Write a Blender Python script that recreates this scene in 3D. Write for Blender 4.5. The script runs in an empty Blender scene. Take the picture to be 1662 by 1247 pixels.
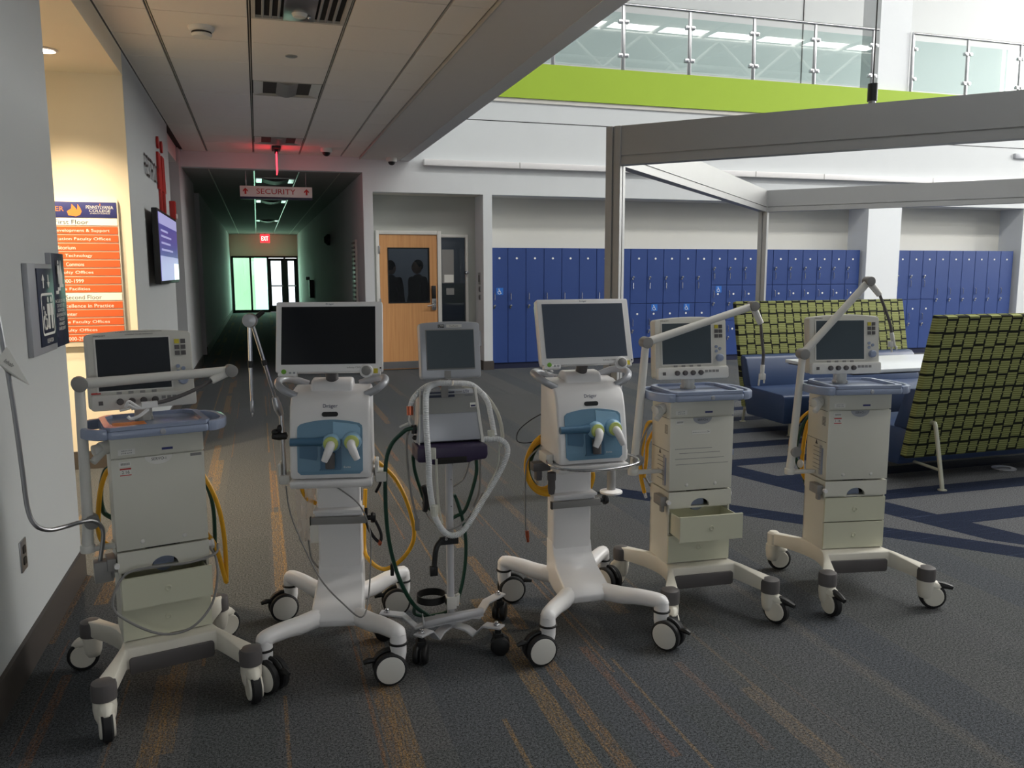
import bpy, bmesh, math, random
from mathutils import Vector, Matrix
random.seed(7)
SC = bpy.context.scene
COL = SC.collection
PI = math.pi

# ------------------------------------------------------------------ camera
def cam_axes(yaw, pitch, roll):
    cy, sy = math.cos(yaw), math.sin(yaw)
    f = Vector((sy*math.cos(pitch), cy*math.cos(pitch), -math.sin(pitch)))
    r = Vector((cy, -sy, 0)); u = r.cross(f)
    r2 = r*math.cos(roll)+u*math.sin(roll); u2 = u*math.cos(roll)-r*math.sin(roll)
    return r2, u2, -f
cam = bpy.data.cameras.new('camera'); co = bpy.data.objects.new('camera', cam); COL.objects.link(co)
r_, u_, b_ = cam_axes(math.radians(17.075), math.radians(7.772), math.radians(-0.147))
co.matrix_world = Matrix(((r_.x, u_.x, b_.x, 0), (r_.y, u_.y, b_.y, 0), (r_.z, u_.z, b_.z, 1.51), (0, 0, 0, 1)))
cam.sensor_width = 36; cam.lens = 1333.0*36/1662; cam.clip_start = 0.05; cam.clip_end = 200
SC.camera = co

# ------------------------------------------------------------------ world, lights, exposure
SC.view_settings.view_transform = 'Standard'; SC.view_settings.look = 'None'
SC.view_settings.gamma = 1; SC.view_settings.use_curve_mapping = False
SC.view_settings.exposure = 0.42
w = bpy.data.worlds.new('overcast_sky'); SC.world = w; w.use_nodes = True
w.node_tree.nodes['Background'].inputs[0].default_value = (0.94, 0.975, 1.0, 1)
w.node_tree.nodes['Background'].inputs[1].default_value = 3.0

def area(name, loc, sx, sy, radiance, color, rot=(0, 0, 0)):
    l = bpy.data.lights.new(name, 'AREA'); l.shape = 'RECTANGLE'; l.size = sx; l.size_y = sy
    l.energy = radiance*PI*sx*sy; l.color = color
    o = bpy.data.objects.new(name, l); COL.objects.link(o); o.location = loc; o.rotation_euler = rot
    return o
ROOF = 10.0
DAY = (1.0, 0.995, 0.965)
# glazed skylight strips between the roof trusses
for y, e in ((-3.0, 9.), (.6, 3.), (4.6, 13.)):
    area('skylight', (13.6, y, ROOF-.05), 18.6, 1.3 if y > 0 else .65, e, DAY)
# tall side glazing on the right of the atrium
area('side_glazing', (23.8, 7.6, 6.3), 5.4, 10.5, 8.8, DAY, (0, PI/2, 0))
# recessed warm downlight in the lift lobby
sp = bpy.data.lights.new('lobby_downlight', 'SPOT'); sp.energy = 120; sp.color = (1.0, .80, .54); sp.spot_size = math.radians(112); sp.spot_blend = .8; sp.shadow_soft_size = .06
so = bpy.data.objects.new('lobby_downlight', sp); COL.objects.link(so); so.location = (-1.28, 6.31, 2.93)
sp_fill = sp.copy(); so_fill = bpy.data.objects.new('lobby_downlight', sp_fill); COL.objects.link(so_fill); so_fill.location = (-2.3, 5.6, 2.93); sp_fill.energy = 380; sp_fill.spot_size = math.radians(140)  # second spot, unseen and without a fitting, added for warm bounce light
# daylight entering through the tinted glass at the far end of the passage
area('passage_daylight', (0.3, 32.6, 1.2), 2.2, 1.9, 1.5, (.5, 1.0, .66), (-PI/2, 0, 0))

# ------------------------------------------------------------------ materials
def lin(c):
    return tuple((x/12.92 if x <= .04045 else ((x+.055)/1.055)**2.4) for x in c)
def rgb(r, g, b): return lin((r/255, g/255, b/255))
def nmat(name):
    m = bpy.data.materials.new(name); m.use_nodes = True
    nt = m.node_tree; b = nt.nodes['Principled BSDF']
    return m, nt, b
def M(name, col, rough=.5, metal=0., spec=.5, var=.06, scale=9., bump=0., bscale=200., coat=0., emit=None, alpha=1.):
    m, nt, b = nmat(name)
    tc = nt.nodes.new('ShaderNodeTexCoord'); no = nt.nodes.new('ShaderNodeTexNoise'); no.inputs['Scale'].default_value = scale; no.inputs['Detail'].default_value = 4
    nt.links.new(tc.outputs['Object'], no.inputs['Vector'])
    mx = nt.nodes.new('ShaderNodeMix'); mx.data_type = 'RGBA'
    mx.inputs[6].default_value = tuple(c*(1-var) for c in col)+(1,); mx.inputs[7].default_value = tuple(min(1, c*(1+var)) for c in col)+(1,)
    nt.links.new(no.outputs['Fac'], mx.inputs[0]); nt.links.new(mx.outputs[2], b.inputs['Base Color'])
    b.inputs['Roughness'].default_value = rough; b.inputs['Metallic'].default_value = metal
    b.inputs['Specular IOR Level'].default_value = spec; b.inputs['Coat Weight'].default_value = coat
    if alpha < 1: b.inputs['Alpha'].default_value = alpha
    if bump:
        n2 = nt.nodes.new('ShaderNodeTexNoise'); n2.inputs['Scale'].default_value = bscale
        nt.links.new(tc.outputs['Object'], n2.inputs['Vector'])
        bp = nt.nodes.new('ShaderNodeBump'); bp.inputs['Strength'].default_value = bump; bp.inputs['Distance'].default_value = .002
        nt.links.new(n2.outputs['Fac'], bp.inputs['Height']); nt.links.new(bp.outputs['Normal'], b.inputs['Normal'])
    if emit:
        b.inputs['Emission Color'].default_value = emit[0]+(1,); b.inputs['Emission Strength'].default_value = emit[1]
    return m
def glass(name, tint=(.9, .95, .94), ior=1.5, rough=0., k=1.8):
    m = bpy.data.materials.new(name); m.use_nodes = True; nt = m.node_tree
    for n in list(nt.nodes): nt.nodes.remove(n)
    o = nt.nodes.new('ShaderNodeOutputMaterial'); t = nt.nodes.new('ShaderNodeBsdfTransparent'); g = nt.nodes.new('ShaderNodeBsdfGlossy')
    f = nt.nodes.new('ShaderNodeFresnel'); mx = nt.nodes.new('ShaderNodeMixShader')
    ge = nt.nodes.new('ShaderNodeNewGeometry'); k1 = nt.nodes.new('ShaderNodeMath'); k1.operation = 'SUBTRACT'; k1.inputs[0].default_value = k
    k2 = nt.nodes.new('ShaderNodeMath'); k2.operation = 'MULTIPLY'; k2.use_clamp = True; k3 = nt.nodes.new('ShaderNodeMath'); k3.operation = 'MULTIPLY'; k3.inputs[1].default_value = k
    nt.links.new(ge.outputs['Backfacing'], k3.inputs[0]); nt.links.new(k3.outputs[0], k1.inputs[1]); nt.links.new(k1.outputs[0], k2.inputs[0]); nt.links.new(f.outputs[0], k2.inputs[1])
    f.inputs[0].default_value = ior; t.inputs[0].default_value = tint+(1,); g.inputs['Roughness'].default_value = rough
    nt.links.new(k2.outputs[0], mx.inputs[0]); nt.links.new(t.outputs[0], mx.inputs[1]); nt.links.new(g.outputs[0], mx.inputs[2]); nt.links.new(mx.outputs[0], o.inputs[0])
    return m
class Net:
    def __init__(s, nt): s.nt = nt
    def put(s, sock, v):
        if hasattr(v, 'is_output'): s.nt.links.new(v, sock)
        else: sock.default_value = v
    def m(s, op, a, b=0., c=0.):
        n = s.nt.nodes.new('ShaderNodeMath'); n.operation = op
        for i, v in enumerate((a, b, c)): s.put(n.inputs[i], v)
        return n.outputs[0]
    def mix(s, f, a, b):
        n = s.nt.nodes.new('ShaderNodeMix'); n.data_type = 'RGBA'
        s.put(n.inputs[0], f)
        for i, v in ((6, a), (7, b)): s.put(n.inputs[i], v if hasattr(v, 'is_output') else tuple(v)+(1,))
        return n.outputs[2]
    def vec(s, x, y, z=0.):
        n = s.nt.nodes.new('ShaderNodeCombineXYZ')
        for i, v in enumerate((x, y, z)): s.put(n.inputs[i], v)
        return n.outputs[0]
    def white(s, v):
        n = s.nt.nodes.new('ShaderNodeTexWhiteNoise'); n.noise_dimensions = '3D'; s.nt.links.new(v, n.inputs['Vector']); return n.outputs['Value']
    def noise(s, v, scale, detail=2.):
        n = s.nt.nodes.new('ShaderNodeTexNoise'); n.inputs['Scale'].default_value = scale; n.inputs['Detail'].default_value = detail
        s.nt.links.new(v, n.inputs['Vector']); return n.outputs['Fac']
    def step(s, a, lo, hi):
        n = s.nt.nodes.new('ShaderNodeMapRange'); s.put(n.inputs[0], a); n.inputs[1].default_value = lo; n.inputs[2].default_value = hi; n.clamp = True
        return n.outputs[0]
    def xyz(s):
        t = s.nt.nodes.new('ShaderNodeTexCoord'); p = s.nt.nodes.new('ShaderNodeSeparateXYZ'); s.nt.links.new(t.outputs['Object'], p.inputs[0])
        return t.outputs['Object'], p.outputs[0], p.outputs[1], p.outputs[2]

def carpet_mat():
    m, nt, b = nmat('striped_carpet'); N = Net(nt); P, x, y, z = N.xyz(); f = N.m
    lane = f('FLOOR', f('DIVIDE', x, .27))
    rl = N.white(N.vec(lane, 3.7))
    sl = N.white(N.vec(lane, f('FLOOR', f('DIVIDE', y, 2.4)), 1.))
    base = N.mix(rl, rgb(88, 92, 98), rgb(106, 106, 106))
    base = N.mix(f('MULTIPLY', sl, .6), base, rgb(88, 92, 92))
    warp = f('MULTIPLY', f('SUBTRACT', N.noise(P, 60., 3.), .5), .006)
    xw = f('ADD', x, warp)
    def streak(col, pitch, half, L, prob, off, threads):
        u = f('DIVIDE', f('ADD', xw, off), pitch); li = f('FLOOR', u); fu = f('FRACT', u)
        r0 = N.white(N.vec(li, off)); r1 = N.white(N.vec(li, off+5.))
        c = f('ADD', f('MULTIPLY', r0, .6), .2)
        v = f('ADD', f('DIVIDE', y, L), f('MULTIPLY', r1, 9.)); si = f('FLOOR', v); fv = f('FRACT', v)
        r2 = N.white(N.vec(li, si, off)); r3 = N.white(N.vec(li, si, off+2.))
        inx = f('LESS_THAN', f('ABSOLUTE', f('SUBTRACT', fu, c)), f('MULTIPLY', f('ADD', f('MULTIPLY', r3, .8), .5), half/pitch))
        on = f('MULTIPLY', f('LESS_THAN', r2, prob), f('LESS_THAN', fv, f('ADD', f('MULTIPLY', r3, .55), .45)))
        th = N.step(N.noise(N.vec(f('MULTIPLY', x, 190.), f('MULTIPLY', y, 14.)), 1., 3.), .38, .62)
        sp_ = f('ADD', f('MULTIPLY', th, threads), 1-threads)
        return f('MULTIPLY', f('MULTIPLY', f('MULTIPLY', inx, on), sp_), f('ADD', f('MULTIPLY', N.step(N.noise(P, 130., 2.), .38, .6), .75), .25)), col, r3
    colr = base
    for args in ((None, .40, .028, 1.5, .68, 0.13, .8), (None, .31, .007, 1.9, .55, 1.31, .6), (None, .57, .026, 1.1, .62, 2.77, .85), (None, .43, .005, 2.6, .6, 4.1, .5)):
        mk, _, r3 = streak(*args)
        c = N.mix(r3, rgb(142, 98, 74), rgb(166, 134, 86))
        # the warm yarn thins out towards the lounge side of the hall
        warm = N.step(x, 2.4, 1.1)
        c = N.mix(warm, rgb(122, 122, 120), c)
        colr = N.mix(f('MULTIPLY', mk, f('ADD', f('MULTIPLY', warm, .68), .2)), colr, c)
    # lounge zone: navy and grey chevrons
    d = f('MULTIPLY', f('ADD', f('SUBTRACT', x, 2.17), f('MULTIPLY', f('SUBTRACT', y, 5.08), .88)), .751)
    zone = f('MULTIPLY', f('GREATER_THAN', d, 0.), f('LESS_THAN', f('SUBTRACT', f('SUBTRACT', y, 5.08), f('MULTIPLY', f('SUBTRACT', x, 2.17), 1.03)), 0.))
    arm = f('LESS_THAN', f('FRACT', f('DIVIDE', f('SUBTRACT', y, 4.35 - 5.7), .57)), .35)
    du = f('ADD', f('MULTIPLY', f('MAXIMUM', f('SUBTRACT', y, 3.5), 0.), .42), .25)
    dv = f('ADD', du, .2)
    b1 = f('LESS_THAN', d, .2); b2 = f('MULTIPLY', f('GREATER_THAN', d, du), f('LESS_THAN', d, dv)); b3 = f('MULTIPLY', f('GREATER_THAN', d, dv), arm)
    isb = f('MINIMUM', f('ADD', f('ADD', b1, b2), b3), 1.)
    gl = N.mix(N.step(N.noise(N.vec(f('MULTIPLY', x, 3.), f('MULTIPLY', y, 60.)), 1., 2.), .6, .75), rgb(28, 38, 62), rgb(58, 68, 92))
    zc = N.mix(isb, rgb(104, 105, 108), gl)
    colr = N.mix(zone, colr, zc)
    spk = N.noise(P, 300., 2.)
    spk2 = N.noise(P, 120., 5.)
    k = f('ADD', f('MULTIPLY', N.step(spk, .36, .64), 1.1), f('MULTIPLY', N.step(spk2, .38, .62), .8))
    k = f('MULTIPLY', f('ADD', k, .05), .72)
    mul = nt.nodes.new('ShaderNodeMix'); mul.data_type = 'RGBA'; mul.blend_type = 'MULTIPLY'; mul.inputs[0].default_value = 1
    nt.links.new(colr, mul.inputs[6]); cc = nt.nodes.new('ShaderNodeCombineColor')
    for i in range(3): nt.links.new(k, cc.inputs[i])
    nt.links.new(cc.outputs[0], mul.inputs[7]); nt.links.new(mul.outputs[2], b.inputs['Base Color'])
    b.inputs['Roughness'].default_value = .95; b.inputs['Specular IOR Level'].default_value = .15
    bp = nt.nodes.new('ShaderNodeBump'); bp.inputs['Strength'].default_value = .5; bp.inputs['Distance'].default_value = .004
    nt.links.new(spk, bp.inputs['Height']); nt.links.new(bp.outputs['Normal'], b.inputs['Normal'])
    return m
def weave_mat():
    m, nt, b = nmat('woven_green_fabric'); N = Net(nt); P, x, y, z = N.xyz(); f = N.m
    u = f('DIVIDE', f('ADD', x, 20.), .093); v = f('DIVIDE', f('ADD', z, 20.), .100)
    iu = f('FLOOR', u)
    par = f('MODULO', iu, 2.)
    v2 = f('ADD', v, f('MULTIPLY', par, .13)); iv = f('FLOOR', v2)
    p = f('MODULO', f('ADD', iu, iv), 2.)
    hx = f('ADD', f('MULTIPLY', p, .08), .37); hz = f('ADD', f('MULTIPLY', p, .07), .385)
    fx = f('ABSOLUTE', f('SUBTRACT', f('FRACT', u), .5)); fz = f('ABSOLUTE', f('SUBTRACT', f('FRACT', v2), .5))
    ins = f('MULTIPLY', f('LESS_THAN', fx, hx), f('LESS_THAN', fz, hz))
    link = f('MULTIPLY', f('LESS_THAN', fz, .05), 1.)
    ins = f('MAXIMUM', ins, link)
    st = f('GREATER_THAN', f('SINE', f('MULTIPLY', v2, 2*PI*6)), .2)
    g = N.mix(st, rgb(116, 120, 70), rgb(156, 160, 106))
    c = N.mix(ins, rgb(30, 32, 26), g)
    nt.links.new(c, b.inputs['Base Color']); b.inputs['Roughness'].default_value = .85; b.inputs['Specular IOR Level'].default_value = .2
    bp = nt.nodes.new('ShaderNodeBump'); bp.inputs['Strength'].default_value = .4; bp.inputs['Distance'].default_value = .003
    nt.links.new(f('ADD', ins, f('MULTIPLY', st, .3)), bp.inputs['Height']); nt.links.new(bp.outputs['Normal'], b.inputs['Normal'])
    return m
def wood_mat():
    m, nt, b = nmat('maple_veneer'); N = Net(nt); P, x, y, z = N.xyz()
    n = N.noise(N.vec(N.m('MULTIPLY', x, 30.), N.m('MULTIPLY', y, 30.), N.m('MULTIPLY', z, 1.2)), 1., 4.)
    nt.links.new(N.mix(N.step(n, .3, .7), rgb(206, 146, 92), rgb(224, 168, 112)), b.inputs['Base Color'])
    b.inputs['Roughness'].default_value = .4
    return m

MAT = {}
def mk():
    D = MAT
    D['carpet'] = carpet_mat(); D['weave'] = weave_mat(); D['wood'] = wood_mat()
    D['wallleft'] = M('grey_painted_wall', rgb(190, 193, 194), .8, var=.02, scale=3, bump=.08)
    D['scrblue'] = M('display_sky_sheen', rgb(64, 74, 90), .4, var=.03)  # sky reflection on the display put into its base colour
    D['wallrec'] = M('warm_white_recess_paint', rgb(220, 218, 208), .8, var=.02, scale=3)
    D['wall'] = M('painted_wall', rgb(214, 217, 219), .8, var=.02, scale=3, bump=.08)
    D['wallwarm'] = M('cream_wall', rgb(236, 226, 204), .8, var=.02, scale=3, bump=.08)
    D['wallgrey'] = M('grey_green_wall', rgb(188, 190, 184), .85, var=.02, scale=3)
    D['column'] = M('white_column_paint', rgb(232, 235, 238), .7, var=.01)
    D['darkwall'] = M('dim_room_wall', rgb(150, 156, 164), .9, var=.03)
    D['tile'] = M('ceiling_tile_board', rgb(240, 234, 225), .95, var=.02, scale=40, bump=.25, bscale=400)
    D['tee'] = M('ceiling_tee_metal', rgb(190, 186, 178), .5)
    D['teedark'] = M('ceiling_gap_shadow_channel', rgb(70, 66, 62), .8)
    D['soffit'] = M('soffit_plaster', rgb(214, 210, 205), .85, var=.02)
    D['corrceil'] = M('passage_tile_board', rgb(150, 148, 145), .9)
    D['teebright'] = M('passage_tee_glint', rgb(225, 225, 225), .25, metal=.4)  # reflected glint put into a paler, glossier tee metal
    D['base'] = M('dark_base_rubber', rgb(72, 66, 62), .5)
    D['lime'] = M('lime_green_paint', rgb(160, 190, 44), .6, var=.03, scale=4)
    D['locker'] = M('blue_locker_enamel', rgb(42, 68, 130), .45, var=.05, scale=2.5, bump=.05)
    D['lockerin'] = M('locker_gap_dark_blue', rgb(14, 24, 58), .6)
    D['chrome'] = M('chrome', rgb(215, 215, 218), .18, metal=1.)
    D['steel'] = M('brushed_steel', rgb(175, 175, 178), .32, metal=1.)
    D['alu'] = M('anodised_aluminium', rgb(168, 168, 168), .45, metal=.5, var=.03)
    D['black'] = M('black_plastic', rgb(22, 22, 23), .45)
    D['rubber'] = M('black_rubber', rgb(30, 30, 32), .7)
    D['darkgrey'] = M('dark_grey_plastic', rgb(92, 88, 88), .5)
    D['midgrey'] = M('mid_grey_plastic', rgb(142, 140, 138), .5)
    D['cream'] = M('cream_enamel', rgb(220, 218, 206), .42, var=.025, bump=.03)
    D['drawer'] = M('pale_green_cream_enamel', rgb(214, 213, 190), .45, var=.02)
    D['cart'] = M('cream_cart_paint', rgb(230, 225, 212), .4, var=.05, scale=14)
    D['panel'] = M('warm_grey_bezel', rgb(210, 208, 200), .45, var=.02)
    D['white'] = M('white_gloss_plastic', rgb(240, 238, 238), .28, var=.01)
    D['offwhite'] = M('off_white_plastic', rgb(222, 220, 214), .4, var=.02)
    D['tray'] = M('slate_blue_tray_plastic', rgb(152, 163, 188), .22, var=.03)
    D['scrdark'] = M('dark_display_glass', rgb(20, 24, 30), .12, spec=.5, var=.02)
    D['scrgrey'] = M('display_glass_grey_sheen', rgb(62, 74, 82), .35, spec=.5, var=.03)  # grey of the reflected surroundings put into the display colour
    D['slot'] = M('dark_recess', rgb(28, 26, 25), .8)
    D['blue'] = M('pale_blue_cover', rgb(112, 150, 176), .3, var=.03)
    D['bluedark'] = M('teal_blue_recess', rgb(72, 112, 142), .35, var=.05)
    D['bluelight'] = M('light_blue_port', rgb(150, 190, 216), .3)
    D['limering'] = M('yellow_green_ring', rgb(200, 212, 120), .4)
    D['navy'] = M('navy_ink', rgb(28, 36, 84), .6)
    D['inkblack'] = M('black_ink', rgb(30, 30, 32), .6)
    D['paper'] = M('white_paper', rgb(238, 236, 230), .7, var=.01)
    D['red'] = M('red_ink', rgb(190, 40, 36), .6)
    D['redp'] = M('red_plastic', rgb(176, 34, 28), .4)
    D['orange'] = M('orange_sign_strip', rgb(208, 94, 44), .5, var=.02)
    D['signblue'] = M('royal_blue_sign', rgb(52, 58, 120), .45)
    D['signnavy'] = M('dark_navy_sign', rgb(34, 42, 66), .35)
    D['flame'] = M('orange_flame_print', rgb(240, 140, 70), .5)
    D['adablue'] = M('access_blue_sticker', rgb(40, 110, 200), .5)
    D['yellowhose'] = M('yellow_hose_rubber', rgb(226, 166, 24), .4, var=.06)
    D['greenhose'] = M('green_hose_rubber', rgb(14, 62, 46), .4)
    D['greycable'] = M('grey_cable', rgb(140, 138, 136), .5)
    D['whitetube'] = M('corrugated_white_tube', rgb(236, 238, 240), .3, alpha=.88)
    D['cleartube'] = M('clear_vinyl_tube', rgb(226, 226, 214), .15, alpha=.55)
    D['standgrey'] = M('pale_grey_stand_paint', rgb(198, 198, 202), .35, var=.02)
    D['purple'] = M('dark_purple_plastic', rgb(52, 40, 72), .45)
    D['silver'] = M('silver_grey_plastic', rgb(172, 174, 180), .35, metal=.2)
    D['silverdark'] = M('grey_silk_band', rgb(140, 140, 138), .45)
    D['vinyl'] = M('navy_blue_vinyl', rgb(48, 66, 100), .35, var=.05, bump=.1, bscale=300)
    D['tabletop'] = M('white_laminate', rgb(226, 230, 236), .3, var=.01)
    D['edge'] = M('dark_table_edge', rgb(64, 66, 74), .5)
    D['champagne'] = M('grey_metal_leg_paint', rgb(186, 186, 170), .35, metal=.4)
    D['bag'] = M('clear_plastic_bag', rgb(226, 214, 208), .15, alpha=.35)
    D['copper'] = M('copper_fitting', rgb(180, 96, 70), .3, metal=.8)
    D['greenbtn'] = M('green_button', rgb(120, 176, 60), .4)
    D['yellowlab'] = M('yellow_label', rgb(216, 200, 60), .5)
    D['skin'] = M('skin', rgb(150, 112, 92), .6); D['darkcloth'] = M('dark_clothing', rgb(26, 26, 30), .9); D['hair'] = M('dark_hair', rgb(20, 17, 15), .8)
    D['glass'] = glass('clear_glass', (.84, .92, .91), k=2.7); D['doorglass'] = glass('door_glass', (.75, .78, .8), k=1.); D['greenglass'] = glass('green_tinted_glass', (.62, .90, .78))
    D['tv'] = M('lit_screen_violet', rgb(88, 84, 150), .3, emit=(rgb(96, 88, 176), .3))
    D['tvlight'] = M('lit_screen_lavender', rgb(170, 168, 214), .3, emit=(rgb(176, 172, 224), .42))
    D['tvwhite'] = M('lit_screen_white', rgb(230, 250, 250), .3, emit=(rgb(225, 252, 250), 1.))
    D['redglow'] = M('red_led_acrylic', (1, .03, .05), .3, emit=((1, .03, .05), 3.5))
    D['exitred'] = M('red_exit_face', (.8, .02, .02), .4, emit=((1, .02, .03), 2.2))
    D['exitwhite'] = M('lit_exit_letters', (1, .6, .5), .4, emit=((1, .62, .5), 3.))
    D['lamp'] = M('lit_lamp_lens', (1, .95, .85), .4, emit=((1, .86, .62), 14.))
mk()
# ------------------------------------------------------------------ geometry helpers
class MB:
    def __init__(s): s.v = []; s.f = []
    def add(s, vs, fs):
        n = len(s.v); s.v += [tuple(v) for v in vs]; s.f += [[i+n for i in f] for f in fs]; return s
    def box(s, x0, x1, y0, y1, z0, z1):
        return s.add([(x0, y0, z0), (x1, y0, z0), (x1, y1, z0), (x0, y1, z0), (x0, y0, z1), (x1, y0, z1), (x1, y1, z1), (x0, y1, z1)],
                     [[3, 2, 1, 0], [4, 5, 6, 7], [0, 1, 5, 4], [1, 2, 6, 5], [2, 3, 7, 6], [3, 0, 4, 7]])
    def prism(s, poly, a, b, axis='z'):
        # polygon in (x,y) for z, (x,z) for y, (y,z) for x
        def P(p, t): return {'z': (p[0], p[1], t), 'y': (p[0], t, p[1]), 'x': (t, p[0], p[1])}[axis]
        n = len(poly); vs = [P(p, a) for p in poly]+[P(p, b) for p in poly]
        fs = [list(range(n))[::-1], list(range(n, 2*n))]+[[i, (i+1) % n, n+(i+1) % n, n+i] for i in range(n)]
        return s.add(vs, fs)
    def cyl(s, p0, p1, r0, r1=None, n=18):
        r1 = r0 if r1 is None else r1
        p0, p1 = Vector(p0), Vector(p1); d = (p1-p0).normalized()
        u = d.orthogonal().normalized(); v = d.cross(u)
        vs = []
        for p, r in ((p0, r0), (p1, r1)):
            for i in range(n):
                a = 2*PI*i/n; vs.append(p+(u*math.cos(a)+v*math.sin(a))*r)
        return s.add(vs, [list(range(n))[::-1], list(range(n, 2*n))]+[[i, (i+1) % n, n+(i+1) % n, n+i] for i in range(n)])
    def lathe(s, prof, c=(0, 0, 0), axis='z', n=24):
        vs = []; m = len(prof)
        for r, h in prof:
            for i in range(n):
                a = 2*PI*i/n; q = (r*math.cos(a), r*math.sin(a), h)
                if axis == 'y': q = (q[0], q[2], q[1])
                if axis == 'x': q = (q[2], q[0], q[1])
                vs.append((q[0]+c[0], q[1]+c[1], q[2]+c[2]))
        fs = [[j*n+i, j*n+(i+1) % n, (j+1)*n+(i+1) % n, (j+1)*n+i] for j in range(m-1) for i in range(n)]
        fs += [list(range(n))[::-1], list(range((m-1)*n, m*n))]
        return s.add(vs, fs)
    def tube(s, pts, r, n=10, smooth=6, ribs=0., closed=False):
        P = [Vector(p) for p in pts]
        if smooth and len(P) > 2:
            Q = []; m = len(P)
            for i in range(m if closed else m-1):
                a = P[(i-1) % m] if (closed or i > 0) else P[0]*2-P[1]; b = P[i]; c = P[(i+1) % m]
                d = P[(i+2) % m] if (closed or i+2 < m) else P[-1]*2-P[-2]
                for k in range(smooth):
                    t = k/smooth
                    Q.append(.5*((2*b)+(c-a)*t+(2*a-5*b+4*c-d)*t*t+(3*b-a-3*c+d)*t**3))
            if not closed: Q.append(P[-1])
            P = Q
        if ribs:
            # resample finely for corrugation
            L = [0]
            for i in range(1, len(P)): L.append(L[-1]+(P[i]-P[i-1]).length)
            tot = L[-1]; k = int(tot/ribs*2); Q = []; j = 0
            for i in range(k+1):
                t = tot*i/k
                while j < len(P)-2 and L[j+1] < t: j += 1
                Q.append(P[j].lerp(P[j+1], (t-L[j])/max(1e-6, L[j+1]-L[j])))
            P = Q
        m = len(P); rr = r if isinstance(r, (list, tuple)) else None
        vs = []; up = None
        for i, p in enumerate(P):
            d = (P[(i+1) % m]-P[i-1]) if closed else (P[min(i+1, m-1)]-P[max(i-1, 0)])
            d = d.normalized() if d.length > 1e-9 else Vector((0, 0, 1))
            if up is None: up = d.orthogonal().normalized()
            up = (up-d*up.dot(d)); up = up.normalized() if up.length > 1e-6 else d.orthogonal().normalized()
            v = d.cross(up)
            if rr:
                t = i/(m-1)*(len(rr)-1); a = int(min(t, len(rr)-2)); R = rr[a]+(rr[a+1]-rr[a])*(t-a)
            else: R = r
            if ribs and i % 2: R *= .86
            for k in range(n):
                a = 2*PI*k/n; vs.append(p+(up*math.cos(a)+v*math.sin(a))*R)
        fs = [[j*n+k, j*n+(k+1) % n, (j+1)*n+(k+1) % n, (j+1)*n+k] for j in range(m-1) for k in range(n)]
        if closed: fs += [[(m-1)*n+k, (m-1)*n+(k+1) % n, (k+1) % n, k] for k in range(n)]
        else: fs += [list(range(n))[::-1], list(range((m-1)*n, m*n))]
        return s.add(vs, fs)
    def ball(s, c, rx, ry=None, rz=None, n=14, k=9):
        ry = ry or rx; rz = rz or rx
        return s.add(*_ball(c, rx, ry, rz, n, k))
    def xf(s, mat):
        s.v = [tuple(mat @ Vector(v)) for v in s.v]; return s
    def build(s, name, mat, parent=None, bevel=0., seg=2, sharp=35., **props):
        me = bpy.data.meshes.new(name)
        bm = bmesh.new(); vs = [bm.verts.new(v) for v in s.v]
        for f in s.f:
            try: bm.faces.new([vs[i] for i in f])
            except ValueError: pass
        bmesh.ops.recalc_face_normals(bm, faces=bm.faces)
        if bevel:
            es = [e for e in bm.edges if len(e.link_faces) == 2 and e.calc_face_angle(0) > math.radians(32)]
            if es: bmesh.ops.bevel(bm, geom=es, offset=bevel, segments=seg, profile=.5, affect='EDGES', clamp_overlap=True)
        bm.to_mesh(me); bm.free()
        for p in me.polygons: p.use_smooth = True
        me.set_sharp_from_angle(angle=math.radians(sharp))
        me.materials.append(MAT[mat] if isinstance(mat, str) else mat)
        o = bpy.data.objects.new(name, me); COL.objects.link(o)
        if parent: o.parent = parent
        for k, v in props.items(): o[k] = v
        return o
def _ball(c, rx, ry, rz, n, k):
    vs = []
    for j in range(1, k):
        t = PI*j/k
        for i in range(n):
            a = 2*PI*i/n; vs.append((c[0]+rx*math.sin(t)*math.cos(a), c[1]+ry*math.sin(t)*math.sin(a), c[2]+rz*math.cos(t)))
    fs = [[j*n+i, (j+1)*n+i, (j+1)*n+(i+1) % n, j*n+(i+1) % n] for j in range(k-2) for i in range(n)]
    top = len(vs); vs.append((c[0], c[1], c[2]+rz)); vs.append((c[0], c[1], c[2]-rz))
    fs += [[top, i, (i+1) % n] for i in range(n)]+[[top+1, (k-2)*n+(i+1) % n, (k-2)*n+i] for i in range(n)]
    return vs, fs
def box(name, mat, parent, x0, x1, y0, y1, z0, z1, bevel=0., **p):
    return MB().box(x0, x1, y0, y1, z0, z1).build(name, mat, parent, bevel, **p)
def rrect(x0, x1, z0, z1, r, n=5, arch=0.):
    pts = []
    for cx, cz, a0 in ((x1-r, z0+r, -PI/2), (x1-r, z1-r, 0), (x0+r, z1-r, PI/2), (x0+r, z0+r, PI)):
        for i in range(n+1):
            a = a0+PI/2*i/n; pts.append((cx+r*math.cos(a), cz+r*math.sin(a)))
    if arch:
        xm, hw = (x0+x1)/2, (x1-x0)/2
        lift = lambda x, z: (x, z+(arch*(1-((x-xm)/hw)**2) if z > (z0+z1)/2 else 0))
        i = 2*(n+1)
        mid = [(x1-r+(x0+2*r-x1)*j/8, z1) for j in range(1, 8)]
        pts = [lift(*p) for p in pts[:i]+mid+pts[i:]]
    return pts
def thing(name, label, cat, loc=(0, 0, 0), rz=0., group=None):
    o = bpy.data.objects.new(name, None); COL.objects.link(o); o.empty_display_size = .1
    o.location = loc; o.rotation_euler = (0, 0, rz); o['label'] = label; o['category'] = cat
    if group: o['group'] = group
    return o
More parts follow.
